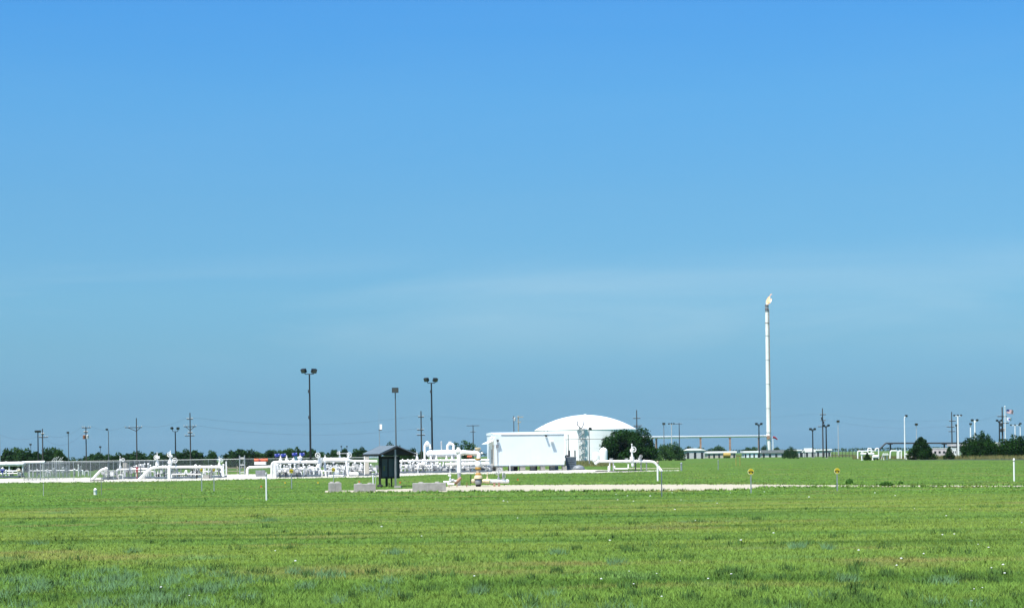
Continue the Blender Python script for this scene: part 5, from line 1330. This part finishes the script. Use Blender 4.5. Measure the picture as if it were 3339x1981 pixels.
# flagpole and its flags
d = 440; b = ground(P(3279, 1492, d)); s = S(d)
t = thing('flagpole', 'white flagpole above the dark cedars', 'flagpole', b)
zt = P(3277, 1326, d).z
MB().cyl(b, (b.x, b.y, zt), .14, .08, 10).build('pole', WHITE, t, True); MB().ball((b.x, b.y, zt + .12), .16, 10, 6).build('finial', WHITE, t, True); MB().cyl((b.x, b.y, 0), (b.x, b.y, .3), .3).build('base', CONC, t)
FR, FW, FB = mat('flag_red', (.42, .03, .05), .8), mat('flag_white', (.78, .78, .78), .8), mat('flag_blue', (.02, .04, .16), .8)
def flag(label, x0, z1, w, h, droop, rows, colfn):
    o = thing('flag', label, 'flag', (x0, d, z1 - h))
    def pt(u, v): return Vector((x0 + u * w, d + .22 * math.sin(u * 7 + v) * u, z1 - v * h - droop * u * u + .05 * math.sin(u * 9)))
    for nm, m, cells in colfn:
        mb = MB()
        for (u0, u1, v0, v1) in cells:
            nn = max(2, int(8 * (u1 - u0)))
            top = [pt(u0 + (u1 - u0) * i / nn, v0) for i in range(nn + 1)]; bot = [pt(u0 + (u1 - u0) * i / nn, v1) for i in range(nn + 1)]
            for i in range(nn):
                mb.prism([top[i], top[i + 1], bot[i + 1], bot[i]], (0, .01, 0))
        mb.build(nm, m, o)
q = P(3282, 1335, d)
def row(i): return (i / 13, (i + 1) / 13)
flag('red and white striped flag with dark blue canton on the flagpole', q.x, P(3281, 1334, d).z, 23 * s, 13 * s, .28, 13,
     [('stripe', FR, [((.42 if i < 7 else 0), 1, *row(i))]) for i in range(0, 13, 2)] + [('stripe', FW, [((.42 if i < 7 else 0), 1, *row(i))]) for i in range(1, 13, 2)] + [('canton', FB, [(0, .42, 0, 7 / 13)])])
flag('white flag with a blue emblem flying below the striped flag', q.x, P(3281, 1360, d).z, 16 * s, 11 * s, .1, 1,
     [('field', FW, [(0, .36, 0, 1), (.66, 1, 0, 1), (.36, .66, 0, .18), (.36, .66, .82, 1)]), ('emblem', mat('flag_mid_blue', (.03, .07, .35), .8), [(.36, .66, .18, .82)])])
# little windsock beside the flare
d = 780; b = ground(P(2521, 1480, d)); t = thing('windsock', 'short white pole with a red windsock beside the flare base', 'windsock', b); z = P(2521, 1424, d).z
MB().cyl(b, (b.x, b.y, z), .2, .15, 8).build('pole', WHITE, t); MB().tube([(b.x, b.y, z), (b.x + 1.0, b.y, z - .3), (b.x + 1.9, b.y, z - 1.1)], [.5, .42, .25], 10).build('sock', RED, t, True)

# ------------------------------------------------------------------ low buildings near the flare
def shed(label, px0, px1, roof0, roof1, d, depth, wallm, roofm, kind='flat', doors=0, name='low_building', over=.4):
    s = S(d); a, b = P(px0, 1485, d), P(px1, 1485, d); w = b.x - a.x; c = Vector(((a.x + b.x) / 2, d, 0))
    px = (px0 + px1) / 2; zt, ze = P(px, roof0, d).z, P(px, roof1, d).z
    t = thing(name, label, 'building', c)
    wl = MB().box((c.x, d + depth / 2, ze / 2), (w - 2 * over, depth, ze)).build('wall', wallm, t); LOC[wl.name] = LOC[t.name]
    x0, x1 = a.x, b.x
    prof = [(x0, ze), (x0, ze + .12), (c.x, zt), (x1, ze + .12), (x1, ze)] if kind == 'gable' else ([(x0, ze), (x0, zt), (x1, zt), (x1, ze)] if kind == 'flat' else [(x0 + w * i / 10, ze + .05 + (zt - ze) * math.sin(math.pi * i / 10)) for i in range(11)] + [(x1, ze - .05), (x0, ze - .05)])
    MB().prism([(x_, d - over, z_) for x_, z_ in prof], (0, depth + 2 * over, 0)).build('roof', roofm, t)
    for k in range(doors):
        x_ = x0 + w * (k + .5) / doors
        MB().box((x_, d - .02, ze * .38), (w / doors * .35, .05, ze * .76)).build('door' if k % 2 == 0 else 'window', DARK if k % 2 == 0 else WINDOWM, wl)
    return t
shed('pale low building with a shallow curved white roof beside the bushes', 2232, 2301, 1461, 1467, 690, 8, LGREY, TANKWHITE, 'curve', 3)
shed('long low building with flat white roof under the overhead flare pipe', 2304, 2402, 1470, 1476, 720, 9, TANWALL, TANKWHITE, 'flat', 6)
shed('low white roofed building just left of the flare base', 2424, 2480, 1469, 1475, 720, 9, WHITEWALL, TANKWHITE, 'flat', 4)
shed('long grey shed passing behind the flare stack base', 2480, 2562, 1466, 1476, 730, 9, LGREY, GREY, 'flat', 4)
shed('long low grey building behind the small gabled shed', 2586, 2713, 1464, 1468, 700, 12, LGREY, TANKWHITE, 'flat', 7)
b = ground(P(2370, 1488, 715)); t = thing('yellow_tank', 'dull yellow tank in front of the flat white roofed building', 'tank', b)
MB().cyl(b + Vector((-1.4, 0, 1.1)), b + Vector((1.4, 0, 1.1)), 1.0, n=16).build('shell', mat('dull_yellow', (.4, .28, .06), .7), t, True); MB().box(b + Vector((0, 0, .2)), (2, 1, .4)).build('saddle', DARK, t)
# open gabled shed
d = 640; s = S(d); a, b_ = P(2614, 1486, d), P(2661, 1486, d); ze, zt = P(2640, 1473, d).z, P(2640, 1460, d).z
t = thing('gabled_shelter', 'small open shelter with a bright gabled roof', 'shelter', ((a.x + b_.x) / 2, d, 0))
MB().prism([(a.x, d, ze), (a.x + 12 * s, d, zt), (a.x + 12 * s, d, zt - .15), (a.x + .3, d, ze - .15)], (28 * s, 6, 0)).build('roof_slope', TANKWHITE, t)
MB().prism([(a.x + 6 * s, d - .5, zt), (b_.x - 10 * s, d - .5, zt), (b_.x, d - .5, ze), (a.x + 10 * s, d - .5, ze)], (0, .12, 0)).build('roof_front', TANKWHITE, t)
MB().prism([(a.x - .2, d + .2, ze), (a.x + 6 * s, d + .2, zt - .1), (a.x + 10 * s, d + .2, ze)], (0, .1, 0)).build('gable', SKIDBLUE, t)
for x_ in (a.x + .3, a.x + 18 * s, b_.x - .4):
    for y_ in (d + .1, d + 5): MB().cyl((x_, y_, 0), (x_, y_, ze), .12, n=6).build('post', DARK, t)
# dark far fence posts
d = 560; t = thing('far_yard_fence', 'dark far wire fence right of the low grey building', 'fence', ground(P(2750, 1488, d)))
for px in range(2703, 2801, 11): q = P(px, 1480, d); MB().cyl((q.x, d, 0), (q.x, d, P(px, 1470, d).z), .07, n=6).build('post', DARK, t)
for z in (.6, 1.2, 1.8): MB().cyl((P(2703, 1480, d).x, d, z), (P(2802, 1480, d).x, d, z), .025, n=4).build('wire', GREY, t)

# ------------------------------------------------------------------ white pipe loops and dark rack on the right
d = 412; s = S(d)
def loop(label, pts, r, extra=(), dd=0):
    t = thing('pipe_loop', label, 'pipe', ground(P(pts[0][0], 1490, d + dd)))
    pipe(t, PX3(d + dd, *pts), r * s, bend=2.0)
    for px, py in extra: flange(t, P(px, py, d + dd), (1, 0, 0), r * 1.6 * s)
    return t
loop('squat white pipe loop at the left end of the far piping', ((2797, 1494), (2797, 1470), (2810, 1470), (2810, 1494)), 2.2)
loop('tall white pipe arch over the far header', ((2830, 1484), (2830, 1461), (2841, 1461), (2841, 1484)), 1.9)
loop('tall hooked white pipe arch right of the far header', ((2853, 1470), (2856, 1461), (2865, 1461), (2865, 1494)), 2.1)
t = loop('long low white header pipe linking the far arches', ((2806, 1479), (2850, 1479)), 3.0, ((2815, 1479), (2840, 1479)), -1)
for px in (2810, 2845): support(t, px, 1479, d - 1, 1.6 * s)
t = loop('upper thin white header above the far low header', ((2810, 1470), (2828, 1470), (2836, 1467), (2848, 1470)), 1.8, (), .5)
for px in (2812, 2846): support(t, px, 1470, d + .5, 1.2 * s)
loop('low wide white pipe loop beneath the dark pipe rack', ((2902, 1494), (2904, 1469), (2926, 1469), (2926, 1494)), 2.3)
loop('narrow white pipe loop left of the white lamp pole', ((2931, 1494), (2931, 1469), (2939, 1469), (2939, 1494)), 2.2)
b = ground(P(2855, 1492, d - 6)); t = thing('white_skid_tank', 'small white skid tank on dark wheels by the far arches', 'tank', b)
MB().cyl(b + Vector((-.45, 0, .75)), b + Vector((.45, 0, .75)), .42, n=14).ball(b + Vector((-.45, 0, .75)), .42, 12, 6, (.6, 1, 1)).ball(b + Vector((.45, 0, .75)), .42, 12, 6, (.6, 1, 1)).build('shell', WHITE, t, True)
for sx in (-.35, .35): MB().cyl(b + Vector((sx, -.42, .22)), b + Vector((sx, -.25, .22)), .22, n=12).build('wheel', BLACK, t, True)
MB().box(b + Vector((0, 0, .33)), (1.0, .4, .12)).build('chassis', DARK, t)
b = ground(P(2887, 1493, d - 3)); t = thing('white_work_platform', 'small white work platform with legs beneath the dark rack', 'platform', b)
zt_ = P(2887, 1481, d - 3).z
MB().box(b + Vector((0, 0, zt_)), (17 * s, 1.2, 3.5 * s)).build('deck', WHITE, t)
for sx in (-5, 5): MB().box(b + Vector((sx * s, 0, zt_ / 2)), (3 * s, .3, zt_)).build('leg', WHITE, t)
MB().tube([b + Vector((-8 * s, 0, zt_)), b + Vector((-14 * s, 0, .02))], .08, 6).build('ladder', LGREY, t)
for sx in (-7, 7): MB().cyl(b + Vector((sx * s, 0, zt_)), b + Vector((sx * s, 0, zt_ + 5 * s)), .04, n=5).build('rail_post', WHITE, t)
MB().box(b + Vector((0, 0, zt_ + 5 * s)), (15 * s, .05, .05)).build('rail', WHITE, t)
for px, w_, lab in ((2966, 15, 'low white manifold beside the pointed cedar bush'),):
    b = ground(P(px, 1492, d)); t = thing('low_manifold', lab, 'pipe', b); z = P(px, 1481, d).z
    MB().cyl(b + Vector((-w_ * s, 0, z)), b + Vector((w_ * s, 0, z)), 2 * s, n=12).build('pipe', WHITE, t, True)
    for k in (-.7, 0, .5): MB().cyl(b + Vector((k * w_ * s, 0, 0)), b + Vector((k * w_ * s, 0, z + 5 * s)), 1.4 * s).build('riser', WHITE, t, True)
d = 470; s = S(d)
t = thing('dark_pipe_rack', 'long dark overhead pipe rack on dark columns behind cedars', 'pipe rack', ground(P(3000, 1490, d)))
for yy, r_ in ((0, 2.6), (1.2, 2.2)): MB().tube(PX3(d + yy, (2868, 1464), (2888, 1444), (3340, 1443)), r_ * s, 10, 4 * s).build('pipe', SKIDBLUE if yy else DARK, t, True)
for px in (2903, 3079, 3245):
    q = P(px, 1447, d + .6); MB().box((q.x, q.y, q.z / 2), (.35, .35, q.z)).build('column', DARK, t); MB().box((q.x, q.y, q.z), (1.0, 1.8, .2)).build('cap_beam', DARK, t)
# open shelter, trailers
d = 450; s = S(d)
t = thing('open_canopy', 'pale canopy with deep shade behind the stout white lamp pole', 'shelter', ground(P(3128, 1490, d)))
zt_ = P(3128, 1447, d).z; ze = P(3128, 1453, d).z
c = P(3128, 1450, d)
MB().box((c.x, d + 2, (zt_ + ze) / 2), (56 * s, 4, zt_ - ze)).build('roof', PINKW, t)
MB().box((c.x + 2 * s, d + 3.6, ze * .72), (46 * s, .15, ze * .5)).build('shade_panel', DARK, t)  # dark panel hung here paints the deep shade under the roof
for px in (3104, 3130, 3153): q = P(px, 1470, d); MB().box((q.x, d + .2, ze / 2), (.16, .16, ze)).build('post', LGREY, t)
MB().box((c.x + 16 * s, d + 1, .9), (14 * s, 1, 1.0)).build('workbench', WHITE, t)
def trailer(px0, px1, top, d, label, m):
    a, b_ = P(px0, 1485, d), P(px1, 1485, d); z = P((px0 + px1) / 2, top, d).z; c = Vector(((a.x + b_.x) / 2, d, 0)); w = b_.x - a.x
    t = thing('office_trailer', label, 'trailer', c)
    bd = MB().box((c.x, d + 1.2, z / 2 + .25), (w, 2.4, z - .5)).build('body', m, t); LOC[bd.name] = LOC[t.name]
    MB().box((c.x, d + 1.2, z + .04), (w + .15, 2.55, .12)).build('roof', WHITE, t)
    for k in range(3): MB().box((a.x + w * (.2 + .3 * k), d - .02, z * .62), (w * .14, .05, z * .22)).build('window', WINDOWM, bd)
    for k in (.25, .7): MB().cyl((a.x + w * k, d + .1, .28), (a.x + w * k, d + .35, .28), .28, n=12).build('wheel', BLACK, t, True)
    MB().box((c.x, d + 1.2, .42), (w * .95, 2, .15)).build('chassis', DARK, t)
trailer(3040, 3088, 1461, 440, 'pinkish white office trailer between two cedars', PINKW)
trailer(3098, 3119, 1460, 425, 'small white trailer in front of the pale canopy', WHITE)
b = ground(P(3250, 1490, 430)); t = thing('white_roof_hut', 'white hut roof peeping between the cedar clumps', 'hut', b); z = P(3250, 1441, 430).z
MB().box(b + Vector((0, 1, z * .47)), (30 * S(430), 2, z * .94)).build('wall', LGREY, t); MB().prism([b + Vector((-17 * S(430), 0, z * .94)), b + Vector((17 * S(430), 0, z * .94)), b + Vector((13 * S(430), 0, z)), b + Vector((-13 * S(430), 0, z))], (0, 2.2, 0)).build('roof', TANKWHITE, t)

# ------------------------------------------------------------------ chain-link fences
CL = bpy.data.materials.new('chain_link_wire'); CL.use_nodes = True
nt = CL.node_tree; N = nt.nodes; L = nt.links
bs = N['Principled BSDF']; bs.inputs['Base Color'].default_value = (.20, .22, .235, 1); bs.inputs['Metallic'].default_value = .2; bs.inputs['Roughness'].default_value = .5
gg = N.new('ShaderNodeNewGeometry'); sp = N.new('ShaderNodeSeparateXYZ'); L.new(gg.outputs['Position'], sp.inputs[0])
def mth(op, a, b=None):
    m = N.new('ShaderNodeMath'); m.operation = op
    for i, q in enumerate((a, b)):
        if q is None: continue
        if isinstance(q, (int, float)): m.inputs[i].default_value = q
        else: L.new(q, m.inputs[i])
    return m.outputs[0]
pit = .07
u1 = mth('PINGPONG', mth('ADD', sp.outputs['X'], sp.outputs['Z']), pit / 2); u2 = mth('PINGPONG', mth('SUBTRACT', sp.outputs['X'], sp.outputs['Z']), pit / 2)
wm = mth('LESS_THAN', mth('MINIMUM', u1, u2), .0029)
tr = N.new('ShaderNodeBsdfTransparent'); mx = N.new('ShaderNodeMixShader')
L.new(wm, mx.inputs[0]); L.new(tr.outputs[0], mx.inputs[1]); L.new(bs.outputs[0], mx.inputs[2]); L.new(mx.outputs[0], N['Material Output'].inputs['Surface'])
def chain_fence(label, pts, h, step, rail=True):
    t = thing('chain_link_fence', label, 'fence', ground(pts[0]))
    for a, b in zip(pts[:-1], pts[1:]):
        a, b = ground(a), ground(b); n = max(1, int((b - a).length / step))
        for k in range(n + 1):
            if k == n and b is not ground(pts[-1]): pass
            q = a.lerp(b, k / n)
            MB().cyl(q, q + Vector((0, 0, h + .08)), .03, n=7).ball(q + Vector((0, 0, h + .08)), .035, 6, 3).build('post', GALV, t, True)
        if rail: MB().cyl(a + Vector((0, 0, h)), b + Vector((0, 0, h)), .03, n=6).build('top_rail', GALV, t)
        nn = (b - a).normalized().cross(Vector((0, 0, 1))) * .004
        MB().prism([a + Vector((0, 0, .05)), b + Vector((0, 0, .05)), b + Vector((0, 0, h - .02)), a + Vector((0, 0, h - .02))], nn).build('wire_mesh', CL, t)
    return t
f0, f1 = G(78, 1567), G(352, 1565)
chain_fence('grey chain-link fence enclosing the left end of the gravel yard', [f0 + Vector((-2, 30, 0)), f0, f1, f1 + Vector((1, 36, 0))], 2.1, 2.5)
bk = 300
chain_fence('long chain-link fence running along the back of the yard', [P(150, 1500, bk + 6), P(800, 1500, bk), P(1250, 1500, bk - 8)], 2.25, 3.0)
b = ground(P(790, 1540, 255)); t = thing('fence_gate_frame', 'braced steel gate frame behind the gap in the pipes', 'gate', b)
for dx in (-.35, .35): MB().cyl(b + Vector((dx, 0, 0)), b + Vector((dx, 0, 2.75)), .08, n=8).build('upright', GALV, t)
for z in (.3, 1.4, 2.4): MB().cyl(b + Vector((-.35, 0, z)), b + Vector((.35, 0, z)), .04, n=6).build('rail', GALV, t)
MB().cyl(b + Vector((-.35, 0, .3)), b + Vector((.35, 0, 2.4)), .03, n=6).build('brace', GALV, t)

# ------------------------------------------------------------------ summer haze over the plain
hz = MB().box((0, 3390, 45), (12300, 7400, 94))
HZ = bpy.data.materials.new('summer_haze'); HZ.use_nodes = True
nt = HZ.node_tree; nt.nodes.remove(nt.nodes['Principled BSDF'])
pv = nt.nodes.new('ShaderNodeVolumePrincipled'); pv.inputs['Color'].default_value = (.70, .88, 1.0, 1); pv.inputs['Density'].default_value = 0.00003; pv.inputs['Anisotropy'].default_value = .2
nt.links.new(pv.outputs[0], nt.nodes['Material Output'].inputs['Volume'])
ho = hz.build('haze', HZ); tag(ho, None, None, kind='stuff')
